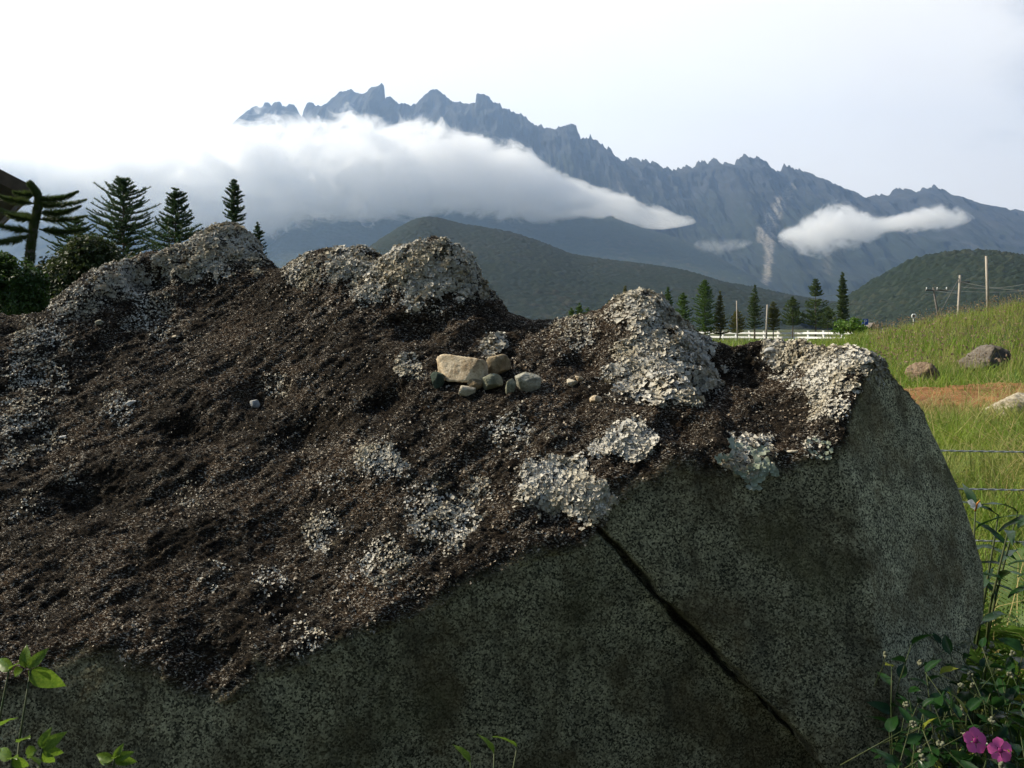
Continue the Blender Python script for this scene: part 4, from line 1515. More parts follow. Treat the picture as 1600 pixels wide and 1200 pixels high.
# ------------------------------------------------------------------ trees
M_BARK = noisy_mat('conifer_bark', (0.085, 0.065, 0.045), (0.16, 0.13, 0.10), 12, 1.0)
M_NEEDLE = leaf_mat('conifer_needles', (0.028, 0.062, 0.024), (0.062, 0.105, 0.034), 0.35, 2.5, 0.5)
M_NEEDLE_GREEN = leaf_mat('fresh_conifer_needles', (0.055, 0.115, 0.022), (0.11, 0.18, 0.032), 0.4, 1.0, 0.5)
M_NEEDLE_OLIVE = leaf_mat('olive_conifer_needles', (0.11, 0.12, 0.026), (0.19, 0.18, 0.040), 0.4, 1.0, 0.5)
M_NEEDLE_BANK = leaf_mat('dark_green_conifer_needles', (0.045, 0.085, 0.022), (0.10, 0.135, 0.034), 0.3, 1.0, 0.5)


def branch_foliage(base, az_, length, rise, sag, n, sl, sw, rng, ups=0.6, taper=0.5):
    """needle shoots along one branch that droops and turns up at its tip; returns points (n, 3, 3) of triangles and the branch line"""
    t = np.linspace(0, 1, 7)
    r = length * t
    z = rise * length * t - sag * length * t * (1 - t) * 2.2 + 0.10 * length * t ** 3
    line = np.stack([base[0] + r * math.cos(az_), base[1] + r * math.sin(az_), base[2] + z], 1)
    tt = 0.10 + 0.92 * rng.rand(n)
    c = np.stack([np.interp(tt, t, line[:, k]) for k in range(3)], 1)
    ax = np.array([math.cos(az_), math.sin(az_), rise + 0.1])
    ax = ax / np.linalg.norm(ax)
    rad = rng.normal(size=(n, 3))
    rad[:, 2] = np.abs(rad[:, 2]) * ups + (1 - ups) * rad[:, 2]
    d = rad / np.linalg.norm(rad, axis=1)[:, None] + ax * 0.75
    d /= np.linalg.norm(d, axis=1)[:, None]
    ll = sl * (0.6 + 0.6 * rng.rand(n)) * (1 - taper * tt ** 2)
    s = np.cross(d, rng.normal(size=(n, 3)))
    s /= np.linalg.norm(s, axis=1)[:, None] + 1e-9
    tri = np.stack([c - s * sw, c + s * sw, c + d * ll[:, None]], 1)
    return tri, line


def conifer(lab, cat_group, u, vtop, vbase, width, d, seed, mat, whorl_px=7.0, per=6, shape='cone', bare=0.0, z0=None, shoots=26, sl=0.11, sw=0.012, rise=0.25, sag=0.12, limb=True):
    rng = np.random.RandomState(seed)
    k = d / F
    x = (u - 800) * k
    top = EYE - (vtop - HOR) * k
    gz = float(ground_h(np.array([x]), np.array([d]))[0]) - 0.05 if z0 is None else z0
    crown_lo = max(gz + 0.3, EYE - (vbase - HOR) * k)
    root = empty('conifer', (x, d, gz), lab, 'tree', cat_group)
    H = top - gz
    mb = MB()
    zz = np.linspace(0, 1, 9)
    wob = np.stack([0.02 * H * fbm(np.stack([zz * 3, 0 * zz + seed, 0 * zz], 1), 1, 2), 0.02 * H * fbm(np.stack([zz * 3, 0 * zz + seed + 9, 0 * zz], 1), 1, 2)], 1)
    wob -= wob[:1]
    mb.tube(np.stack([wob[:, 0], wob[:, 1], zz * H * 0.985], 1), (0.012 * H + 0.02) * (1 - zz) + 0.006, 8)
    tris = []
    z = crown_lo - gz
    step = whorl_px * k
    span = H - z
    wid = width * k / 2
    while z < H - 0.02 * H:
        f = (z - (crown_lo - gz)) / span
        if shape == 'cone':
            L = wid * (1 - f) ** 0.85 * (0.85 + 0.15 * min(1, f * 6))
        elif shape == 'ogive':
            L = wid * (1 - f ** 2.2) ** 0.9 * (0.8 + 0.2 * min(1, f * 5))
        elif shape == 'column':
            L = wid * (1 - f ** 5) * (0.75 + 0.25 * (1 - f))
        elif shape == 'twotier':
            L = wid * (1 - f / 0.62) ** 0.6 if f < 0.56 else wid * 0.36 * ((1 - f) / 0.44) ** 0.55
            L = L if f < 0.50 or f > 0.60 else 0.02
        else:
            L = wid * (0.5 + 0.5 * math.sin(f * 9 + seed)) * (1 - f) ** 0.6
        L *= 0.85 + 0.3 * rng.rand()
        a0 = rng.rand() * 6.28
        m = per + rng.randint(-1, 2)
        for b in range(m):
            a = a0 + b * 2 * math.pi / m + rng.normal() * 0.15
            Lb = L * (0.75 + 0.45 * rng.rand())
            if rng.rand() < bare or Lb < 0.03:
                continue
            cx = np.array([np.interp(z / H, zz, wob[:, 0]), np.interp(z / H, zz, wob[:, 1]), z + rng.normal() * step * 0.15])
            n = max(5, int(shoots * (0.4 + Lb / max(wid, 0.01))))
            tri, line = branch_foliage(cx, a, Lb, rise * (0.6 + 0.8 * f) + rng.normal() * 0.06, sag, n, min(sl, Lb * 0.6 + 0.03), sw, rng)
            tris.append(tri)
            if limb and Lb > 0.25:
                mb.tube(line[::2], np.linspace(0.012 * Lb + 0.006, 0.004, len(line[::2])), 4, False)
        z += step * (0.8 + 0.4 * rng.rand()) * (1.0 - 0.35 * f)
    # leader
    tri, _ = branch_foliage(np.array([wob[-1, 0], wob[-1, 1], H * 0.95]), 0, 0.02, 1, 0, 20, sl * 0.8, sw, rng)
    tris.append(tri)
    mb.build('trunk', M_BARK, root, True)
    V = np.concatenate(tris).reshape(-1, 3)
    npmesh('crown', V, np.arange(len(V)).reshape(-1, 3), mat, root, False)
    return root


G_LEFT = 'conifers standing behind the left shoulder of the boulder'
conifer('broad conical conifer behind the dark bushes, widest of the conifers on the left', G_LEFT, 193, 277, 400, 118, 32, 101, M_NEEDLE, 8.5, 8, 'ogive', 0.05, None, 120, 0.17, 0.020, 0.28, 0.06)
conifer('ragged conifer with a thin spire top, between the broad conical one and the boulder peak', G_LEFT, 274, 292, 400, 112, 30, 102, M_NEEDLE, 8.5, 7, 'cone', 0.2, None, 120, 0.18, 0.021, 0.30, 0.06)
conifer('slender spire conifer rising right behind the boulder peak', G_LEFT, 366, 276, 420, 40, 42, 103, M_NEEDLE, 8.0, 7, 'column', 0.03, None, 90, 0.19, 0.024, 0.32, 0.05)
conifer('smallest narrow conifer just right of the boulder peak', G_LEFT, 404, 345, 450, 34, 46, 104, M_NEEDLE, 6.5, 7, 'ogive', 0.03, None, 80, 0.18, 0.024, 0.30, 0.05)
conifer('low conifer peeping between the leaning conifer and the dark bush', G_LEFT, 118, 340, 420, 84, 34, 105, M_NEEDLE, 8.0, 7, 'ogive', 0.08, None, 120, 0.17, 0.020, 0.26, 0.08)


def brush_conifer():
    """young conifer with a leaf-sheathed leaning trunk and long brush-like branches"""
    d = 13.0
    k = d / F
    rng = np.random.RandomState(140)
    pts = np.array([at(u, v, d) for u, v in ((44, 430), (48, 385), (53, 350), (59, 325), (61, 308), (55, 297), (46, 286))])
    gx, gz = pts[0, 0], float(ground_h(np.array([pts[0, 0]]), np.array([d]))[0])
    root = empty('conifer', (gx, d, gz), 'young leaning conifer with a leaf-sheathed trunk and long brush-like branches under the roof corner', 'tree', G_LEFT)
    base = np.array([gx, d, gz])
    line = np.vstack([[0, 0, 0], pts - base])
    mb = MB()
    mb.tube(line, [0.075, 0.07, 0.065, 0.06, 0.055, 0.05, 0.035, 0.02], 10)
    mb.build('trunk', M_BARK, root, True)
    # sheath of needles round the trunk, gathered in segments
    tris = []
    for s in range(9000):
        t = 1.0 + rng.rand() * 5.9
        if (t * 2.2) % 1.0 > 0.86:
            continue
        i = int(t)
        c = line[i] * (1 - t + i) + line[i + 1] * (t - i)
        ax = line[i + 1] - line[i]
        ax /= np.linalg.norm(ax)
        r = rng.normal(size=3)
        r -= ax * (r @ ax)
        r /= np.linalg.norm(r)
        R = 0.068 * (1 - 0.09 * t)
        q = c + r * R * (0.7 + 0.5 * rng.rand())
        dd = r * 0.5 + ax * 0.9 + rng.normal(size=3) * 0.25
        dd /= np.linalg.norm(dd)
        sd = np.cross(dd, r)
        sd /= np.linalg.norm(sd) + 1e-9
        tris.append([q - sd * 0.007, q + sd * 0.007, q + dd * 0.055])
    V = np.array(tris).reshape(-1, 3)
    npmesh('crown', V, np.arange(len(V)).reshape(-1, 3), M_NEEDLE_BANK, root, False)
    spec = [((60, 312), (122, 299), 0), ((60, 320), (135, 312), 1), ((62, 333), (126, 322), 0), ((60, 342), (137, 337), 1), ((62, 358), (138, 356), 0),
            ((55, 318), (-10, 303), 0), ((54, 338), (-12, 320), 1), ((52, 345), (8, 333), 0), ((50, 362), (-20, 345), 0), ((48, 368), (-30, 372), 1), ((55, 305), (20, 300), 0), ((60, 318), (84, 318), 1)]
    for (a, b, c) in spec:
        pa, pb = at(*a, d) - base, at(*b, d + (0.5 if c else -0.3)) - base
        L = np.linalg.norm(pb - pa)
        t = np.linspace(0, 1, 8)
        ln = pa + (pb - pa) * t[:, None] + np.array([0, 0, -0.14 * L]) * (t * (1 - t) * 2)[:, None]
        m2 = MB()
        m2.tube(ln, np.linspace(0.014, 0.004, 8), 5)
        n = int(1500 * L)
        tt = 0.06 + 0.94 * rng.rand(n)
        cc = np.stack([np.interp(tt, t, ln[:, j]) for j in range(3)], 1)
        ax = (pb - pa) / L
        r = rng.normal(size=(n, 3)) + np.array([0, 0, 0.55])
        r -= np.outer(r @ ax, ax)
        r /= np.linalg.norm(r, axis=1)[:, None]
        dd = r * 0.85 + ax * 0.7
        ll = 0.125 * (0.6 + 0.5 * rng.rand(n)) * np.sqrt(np.clip(1.04 - tt, 0, 1)) * (0.35 + 0.65 * np.clip(tt * 5, 0, 1))
        sd = np.cross(dd, rng.normal(size=(n, 3)))
        sd /= np.linalg.norm(sd, axis=1)[:, None]
        tri = np.stack([cc - sd * 0.007, cc + sd * 0.007, cc + dd * ll[:, None]], 1).reshape(-1, 3)
        m2.add(tri, None, np.arange(len(tri)).reshape(-1, 3))
        m2.build('branch', M_NEEDLE_BANK, root, False)


brush_conifer()

G_ROW = 'row of conifers behind the white rail fence'
ROW = [  # label, column, top, crown base, width, distance, material, shape
    ('leftmost tiny dark conifer showing above the saddle of the boulder', 893, 480, 520, 19, 118, M_NEEDLE_GREEN, 'ogive'),
    ('tallest of the three tiny conifers above the saddle of the boulder', 906, 472, 520, 20, 118, M_NEEDLE_GREEN, 'ogive'),
    ('rightmost tiny conifer above the saddle, beside the lichen mound', 918, 479, 520, 18, 120, M_NEEDLE_GREEN, 'ogive'),
    ('yellowish conifer tip poking out left of the lichen mound', 951, 468, 520, 16, 118, M_NEEDLE_OLIVE, 'ogive'),
    ('olive conifer tip right over the crown of the lichen mound', 977, 444, 520, 22, 116, M_NEEDLE_OLIVE, 'ogive'),
    ('narrow dark green conifer just right of the lichen mound top', 1043, 446, 521, 20, 114, M_NEEDLE_GREEN, 'ogive'),
    ('conical green conifer over the right shoulder of the lichen mound', 1067, 456, 521, 30, 112, M_NEEDLE_GREEN, 'ogive'),
    ('densest and darkest broad conifer of the row, right of the lichen mound', 1101, 435, 521, 38, 110, M_NEEDLE_GREEN, 'ogive'),
    ('olive conifer with a thin whip top beside the densest conifer', 1125, 453, 522, 27, 110, M_NEEDLE_OLIVE, 'cone'),
    ('short olive conifer in front of the thin pole', 1152, 484, 520, 27, 108, M_NEEDLE_OLIVE, 'ogive'),
    ('tall dark conifer with bare lower trunk between the two thin poles', 1179, 443, 512, 30, 110, M_NEEDLE_BANK, 'cone'),
    ('short olive conifer right behind the grey pole of the fence', 1208, 470, 515, 24, 110, M_NEEDLE_OLIVE, 'ogive'),
    ('broad open conifer with drooping lower branches', 1238, 463, 508, 46, 108, M_NEEDLE_BANK, 'cone'),
    ('tall two-tiered conifer with a slim upper spire over a wide lower skirt', 1274, 434, 508, 58, 107, M_NEEDLE_BANK, 'twotier'),
    ('dark wide conifer tucked behind the two-tiered conifer', 1294, 478, 512, 42, 114, M_NEEDLE_BANK, 'cone'),
    ('tall slim columnar conifer behind the bright leafy tree', 1317, 422, 512, 18, 108, M_NEEDLE_BANK, 'column'),
]
for i, (lab, u, vt, vb, w, d, mt, shp) in enumerate(ROW):
    conifer(lab, G_ROW, u, vt, vb, w, d, 300 + i, mt, 3.6, 6, shp, 0.08, None, 44 if shp != 'twotier' else 54, 0.40, 0.05, 0.22, 0.10, limb=False)


def leaf_cluster(center, radii, n, size, rng, lumps=0.25, shell=0.55, aspect=0.5):
    """leaf-sized bent quads spread through an uneven crown"""
    d = rng.normal(size=(n, 3))
    d /= np.linalg.norm(d, axis=1)[:, None]
    r = (shell + (1 - shell) * rng.rand(n)) ** 0.6 * (1 + lumps * 2.2 * fbm(d, 2.2, 3, 0.6, int(rng.randint(999))))
    P = np.asarray(center) + d * r[:, None] * np.asarray(radii)
    nm = d + 0.8 * rng.normal(size=(n, 3)) + np.array([0, 0, 0.4])
    nm /= np.linalg.norm(nm, axis=1)[:, None]
    a = np.cross(nm, rng.normal(size=(n, 3)))
    a /= np.linalg.norm(a, axis=1)[:, None] + 1e-9
    b = np.cross(nm, a)
    s = (size * (0.6 + 0.8 * rng.rand(n)))[:, None]
    V = np.stack([P - a * s * 0.5, P + b * s * aspect * 0.5 + nm * s * 0.08, P + a * s * 0.5, P - b * s * aspect * 0.5 + nm * s * 0.08], 1).reshape(-1, 3)
    return V, np.arange(4 * n).reshape(-1, 4)


M_BUSH = leaf_mat('dark_bush_leaves', (0.026, 0.062, 0.012), (0.065, 0.110, 0.022), 0.35, 2.0, 0.45)
M_BUSH2 = leaf_mat('olive_bush_leaves', (0.024, 0.042, 0.012), (0.060, 0.080, 0.022), 0.32, 2.0, 0.45)
M_BRIGHT = leaf_mat('bright_tree_leaves', (0.06, 0.14, 0.016), (0.13, 0.21, 0.03), 0.4, 2.0, 0.4)
M_TWIG = noisy_mat('twig_bark', (0.07, 0.05, 0.035), (0.13, 0.10, 0.07), 30, 0.9)


def bush(lab, u, v, ru, rv, d, n, size, seed, mat, group):
    """a shrub: short forked stems and several overlapping leafy lobes"""
    rng = np.random.RandomState(seed)
    k = d / F
    c = at(u, v, d)
    gz = float(ground_h(np.array([c[0]]), np.array([d]))[0])
    root = empty('bush', (c[0], d, gz), lab, 'bush', group)
    H = c[2] - gz + rv * k
    rel = np.array([0, 0, H * 0.48])
    R = np.array([ru * k, ru * k * 0.9, H * 0.5])
    Vs, Qs, m = [], [], 0
    lobes = [(rel, R * 0.93, 0.45)]
    for j in range(14):
        th, ph = rng.rand() * 6.28, rng.rand() * 1.4 - 0.1
        dd = np.array([math.cos(th) * math.cos(ph), math.sin(th) * math.cos(ph), math.sin(ph)])
        s_ = ru * k * (0.30 + 0.16 * rng.rand())
        lobes.append((rel + dd * (R - s_ * 0.8), np.array([s_, s_, s_ * 0.85]), 0.04))
    for cc, rr, share in lobes:
        V, Q = leaf_cluster(cc, rr, int(n * share), size, rng)
        Vs.append(V); Qs.append(Q + m); m += len(V)
    V = np.vstack(Vs)
    npmesh('crown', V, np.vstack(Qs), mat, root, False)
    mb = MB()
    for j in range(6):
        e = rel + rng.normal(size=3) * R * 0.35
        mb.tube(np.array([[rng.normal() * 0.06, rng.normal() * 0.06, -0.05], e * 0.5, e]), [0.035, 0.022, 0.008], 5)
    mb.build('stem', M_TWIG, root, True)


G_BUSH = 'dense bushes behind the left shoulder of the boulder'
bush('round green clipped-looking bush at the far left edge', 20, 442, 62, 62, 9.5, 26000, 0.055, 61, M_BUSH, G_BUSH)
bush('large dark bush between the round green bush and the boulder', 130, 440, 88, 84, 12.0, 38000, 0.070, 62, M_BUSH2, G_BUSH)
bush('dim bush filling the gap between the round green bush and the large dark bush', 78, 452, 52, 62, 13.0, 18000, 0.065, 64, M_BUSH2, G_BUSH)
bush('lower dark bush running behind the boulder shoulder', 215, 440, 68, 54, 14.0, 18000, 0.07, 63, M_BUSH2, G_BUSH)


def broadleaf():
    d = 62.0
    k = d / F
    rng = np.random.RandomState(88)
    x = (1334 - 800) * k
    gz = float(ground_h(np.array([x]), np.array([d]))[0])
    root = empty('leafy_tree', (x, d, gz), 'small bright green broad-leaved tree on a thin trunk in front of the white fence', 'tree')
    mb = MB()
    H = EYE - (488 - HOR) * k - gz
    fork = H * 0.38
    mb.tube([[0, 0, -0.1], [0.02, 0, fork * 0.6], [0.0, 0, fork]], [0.06, 0.05, 0.045], 7)
    Vs, Qs, m = [], [], 0
    for j in range(13):
        th = rng.rand() * 6.28
        rr = rng.rand() ** 0.6 * 26 * k
        e = np.array([rr * math.cos(th), rr * math.sin(th), fork + (H - fork) * (0.12 + 0.80 * rng.rand() * (1 - 0.5 * rr / (26 * k)))])
        mb.tube([[0, 0, fork * 0.95], e * np.array([0.5, 0.5, 0.75]), e], [0.03, 0.018, 0.007], 5)
        V, Q = leaf_cluster(e, np.array([0.50, 0.50, 0.34]), 110, 0.23, rng, 0.3, 0.15, 0.55)
        Vs.append(V); Qs.append(Q + m); m += len(V)
    mb.build('trunk', M_TWIG, root, True)
    npmesh('crown', np.vstack(Vs), np.vstack(Qs), M_BRIGHT, root, False)


broadleaf()

# ------------------------------------------------------------------ plants close to the camera
M_LEAF = leaf_mat('fresh_leaves', (0.075, 0.15, 0.014), (0.17, 0.25, 0.030), 0.5, 14, 0.32)
M_LEAF_DARK = leaf_mat('dark_leaves', (0.009, 0.034, 0.008), (0.020, 0.056, 0.013), 0.25, 14, 0.30)  # leaf colour darkened to stand in for shade at the lower right
M_LEAF_YELLOW = leaf_mat('yellowing_leaves', (0.24, 0.25, 0.03), (0.14, 0.18, 0.025), 0.35, 10, 0.4)
M_STEM = noisy_mat('green_stems', (0.035, 0.06, 0.015), (0.07, 0.075, 0.03), 20, 0.6)
M_PINK = leaf_mat('pink_petals', (0.80, 0.16, 0.44), (0.72, 0.11, 0.37), 0.3, 60, 0.5)
M_PINK_EYE = noisy_mat('petal_eye', (0.16, 0.01, 0.09), (0.22, 0.02, 0.11), 50, 0.6)
M_CREAM = leaf_mat('cream_buds', (0.17, 0.18, 0.11), (0.26, 0.26, 0.17), 0.3, 50, 0.7)  # bud colour dimmed too, in place of shade at the boulder's foot
M_WHITEPETAL = leaf_mat('white_petals', (0.80, 0.80, 0.76), (0.72, 0.72, 0.68), 0.3, 50, 0.5)
M_ORANGE = noisy_mat('orange_stamen', (0.55, 0.25, 0.04), (0.45, 0.16, 0.03), 50, 0.6)


def leaf_data(name, mat, length=1.0, width=0.5, fold=0.25, droop=0.3, wave=0.04, peak=0.75, seed=0):
    """an ovate leaf along +y from the origin, folded at the midrib; 6 x 5 grid"""
    us = np.linspace(0, 1, 7)
    vs = np.array([-1, -0.5, 0, 0.5, 1])
    V = []
    for i, u in enumerate(us):
        w = width * 0.5 * (math.sin(math.pi * u ** peak) ** 0.85 if 0 < u < 1 else 0.0) + 0.004
        for v in vs:
            V.append((w * v, length * u * (1 - 0.05 * abs(v)), abs(v) * w * fold * 1.2 - droop * u * u * length + wave * math.sin(u * 14 + seed + v * 2) * abs(v) * length))
    Q = [(i * 5 + j, i * 5 + j + 1, (i + 1) * 5 + j + 1, (i + 1) * 5 + j) for i in range(6) for j in range(4)]
    o = npmesh(name, np.array(V), np.array(Q), mat)
    me = o.data
    bpy.data.objects.remove(o)
    return me


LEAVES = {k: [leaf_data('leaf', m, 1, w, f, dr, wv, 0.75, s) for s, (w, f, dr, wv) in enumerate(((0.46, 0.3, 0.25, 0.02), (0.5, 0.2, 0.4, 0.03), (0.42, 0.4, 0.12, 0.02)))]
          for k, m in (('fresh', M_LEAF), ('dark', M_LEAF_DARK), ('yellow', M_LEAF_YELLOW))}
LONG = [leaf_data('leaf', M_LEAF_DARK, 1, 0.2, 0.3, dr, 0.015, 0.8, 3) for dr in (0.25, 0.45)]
PETAL = leaf_data('petal', M_PINK, 1, 0.86, 0.12, 0.10, 0.02, 1.9, 1)
WPETAL = leaf_data('petal', M_WHITEPETAL, 1, 0.75, 0.2, 0.25, 0.03, 1.4, 2)


def orient(direction, up=(0, 0, 1), roll=0.0):
    """rotation taking +y to direction and +z near up"""
    y = Vector(direction).normalized()
    z = Vector(up)
    x = y.cross(z)
    if x.length < 1e-4:
        x = Vector((1, 0, 0))
    x.normalize()
    z = x.cross(y)
    M = Matrix((x, y, z)).transposed()
    return (M @ Matrix.Rotation(roll, 3, 'Y')).to_quaternion()


def add_part(name, me, parent, loc, q, s):
    o = bpy.data.objects.new(name, me)
    COL.objects.link(o)
    o.parent = parent
    o.location = loc
    o.rotation_mode = 'QUATERNION'
    o.rotation_quaternion = q
    o.scale = (s, s, s) if not hasattr(s, '__len__') else s
    return o


def sprig(root, tip, kind, n, size, seed, bend=0.15, yellow=0.1, start=None, top_pair=True, stem_r=0.0028):
    """one stem from the plant base to tip, with leaves in alternate pairs, largest below"""
    rng = np.random.RandomState(seed)
    tip = np.array(tip) - np.array(root.location)
    st = np.array([rng.normal() * 0.03, rng.normal() * 0.03, 0.0]) if start is None else np.array(start) - np.array(root.location)
    t = np.linspace(0, 1, 9)
    side = np.array([rng.normal(), rng.normal(), 0]) * bend * np.linalg.norm(tip - st)
    line = st + (tip - st) * t[:, None] + side * (t * (1 - t))[:, None]
    mb = MB()
    mb.tube(line, np.linspace(stem_r * 1.5, stem_r * 0.6, 9), 6)
    mb.build('stem', M_STEM, root, True)
    a = rng.rand() * 6.28
    for j in range(n):
        f = 0.35 + 0.65 * (j + 1) / n
        c = np.array([np.interp(f, t, line[:, q]) for q in range(3)])
        a += 2.4 + rng.normal() * 0.3
        e = 0.25 + 0.5 * rng.rand() if f < 0.95 else 0.9
        d = (math.cos(a), math.sin(a), e)
        k = 'yellow' if rng.rand() < yellow else kind
        me = LEAVES[k][rng.randint(3)]
        s = size * (0.65 + 0.5 * rng.rand()) * (1.1 - 0.35 * f)
        add_part('leaf', me, root, tuple(c), orient(d, (0, 0, 1), rng.normal() * 0.5), s)
    return line + np.array(root.location)


def plant(name, lab, cat, u, v, d, group=None):
    p = at(u, v, d)
    gz = float(ground_h(np.array([p[0]]), np.array([p[1]]))[0])
    return empty(name, (p[0], p[1], gz), lab, cat, group)


def low_left_plants():
    r = plant('leafy_plant', 'sunlit leafy plant at the left edge with one big drooping leaf against the rock', 'plant', -60, 1150, 1.55)
    q = orient
    for tip, n, s, sd in ((at(48, 1046, 1.6), 5, 0.055, 1), (at(14, 1046, 1.58), 4, 0.05, 2)):
        sprig(r, tip, 'fresh', n, s, sd, 0.08, 0.15)
    base = np.array(r.location)
    for u, v, d, du, dv, s in ((44, 1048, 1.6, 46, 26, 0.075), (46, 1044, 1.6, 20, -26, 0.045), (40, 1044, 1.6, -6, -22, 0.045), (36, 1046, 1.59, -22, 10, 0.04), (20, 1046, 1.58, -24, -8, 0.05)):
        p = at(u, v, d) - base
        add_part('leaf', LEAVES['fresh'][0], r, tuple(p), q((du, 8, -dv), (0.1, -1, 0.4)), s)
    r = plant('leafy_plant', 'cluster of sunlit leaf sprays in the bottom left corner', 'plant', 10, 1260, 1.5)
    for tip, n, s, sd, k in ((at(66, 1170, 1.5), 6, 0.045, 11, 'fresh'), (at(30, 1160, 1.48), 5, 0.04, 12, 'fresh'), (at(18, 1186, 1.45), 6, 0.045, 13, 'fresh'), (at(62, 1196, 1.45), 5, 0.04, 14, 'fresh'), (at(-8, 1140, 1.5), 5, 0.05, 15, 'fresh')):
        sprig(r, tip, k, n, s, sd, 0.12, 0.2)
    base = np.array(r.location)
    for u, v, d, du, dv, s in ((66, 1170, 1.5, 26, -20, 0.042), (66, 1172, 1.5, 24, 8, 0.036), (62, 1168, 1.5, 8, -22, 0.034), (58, 1172, 1.5, -30, 10, 0.042), (66, 1176, 1.5, 10, 18, 0.036), (18, 1186, 1.45, 16, 14, 0.035), (18, 1186, 1.45, -20, -8, 0.04)):
        p = at(u, v, d) - base
        add_part('leaf', LEAVES['fresh'][1], r, tuple(p), q((du, 6, -dv), (0.1, -1, 0.4)), s)
    r = plant('leafy_plant', 'lone sunlit sprout at the bottom edge right of the corner sprays', 'plant', 176, 1262, 1.5)
    sprig(r, at(178, 1186, 1.5), 'fresh', 4, 0.04, 21, 0.05, 0.2)
    base = np.array(r.location)
    for du, dv, s in ((30, -10, 0.036), (30, 6, 0.04), (-30, -4, 0.04), (-24, 6, 0.036), (8, -16, 0.03)):
        p = at(178, 1187, 1.5) - base
        add_part('leaf', LEAVES['fresh'][2], r, tuple(p), q((du, 6, -dv), (0.1, -1, 0.5)), s)
    r = plant('leafy_plant', 'small green sprouts at the bottom middle in front of the shaded rock face', 'plant', 770, 1280, 1.6)
    for tip, n, s, sd in ((at(772, 1178, 1.62), 6, 0.05, 31), (at(735, 1192, 1.6), 5, 0.045, 32), (at(808, 1168, 1.64), 5, 0.05, 33)):
        sprig(r, tip, 'fresh', n + 2, s * 1.3, sd, 0.1, 0.15)


low_left_plants()


def pink_flower(root, p, size, face):
    base = np.array(root.location)
    f = bpy.data.objects.new('flower', None)
    COL.objects.link(f)
    f.empty_display_size = 0.02
    f.parent = root
    f.location = tuple(np.array(p) - base)
    f.rotation_mode = 'QUATERNION'
    f.rotation_quaternion = Vector((0, 0, 1)).rotation_difference(Vector(face))
    for k in range(5):
        a = k * 2 * math.pi / 5 + 0.3
        add_part('petal', PETAL, f, (0, 0, 0.0005 * k), orient((math.cos(a), math.sin(a), 0.08), (0, 0, 1)), (size * 0.56, size * 0.54, size * 0.5))
    V, T = ICO3
    o = npmesh('flower_eye', V * np.array([0.11, 0.11, 0.06]) * size, T, M_PINK_EYE, f)
    o.location = (0, 0, 0.004)


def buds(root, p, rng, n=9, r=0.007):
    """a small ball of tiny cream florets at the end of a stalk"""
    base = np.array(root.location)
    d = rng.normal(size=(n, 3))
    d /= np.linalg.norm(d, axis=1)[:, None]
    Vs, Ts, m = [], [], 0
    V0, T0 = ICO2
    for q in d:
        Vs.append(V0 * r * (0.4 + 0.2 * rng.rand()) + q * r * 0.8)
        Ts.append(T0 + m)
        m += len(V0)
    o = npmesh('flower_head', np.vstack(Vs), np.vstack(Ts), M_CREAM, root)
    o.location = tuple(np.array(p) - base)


ICO2 = ico(1)


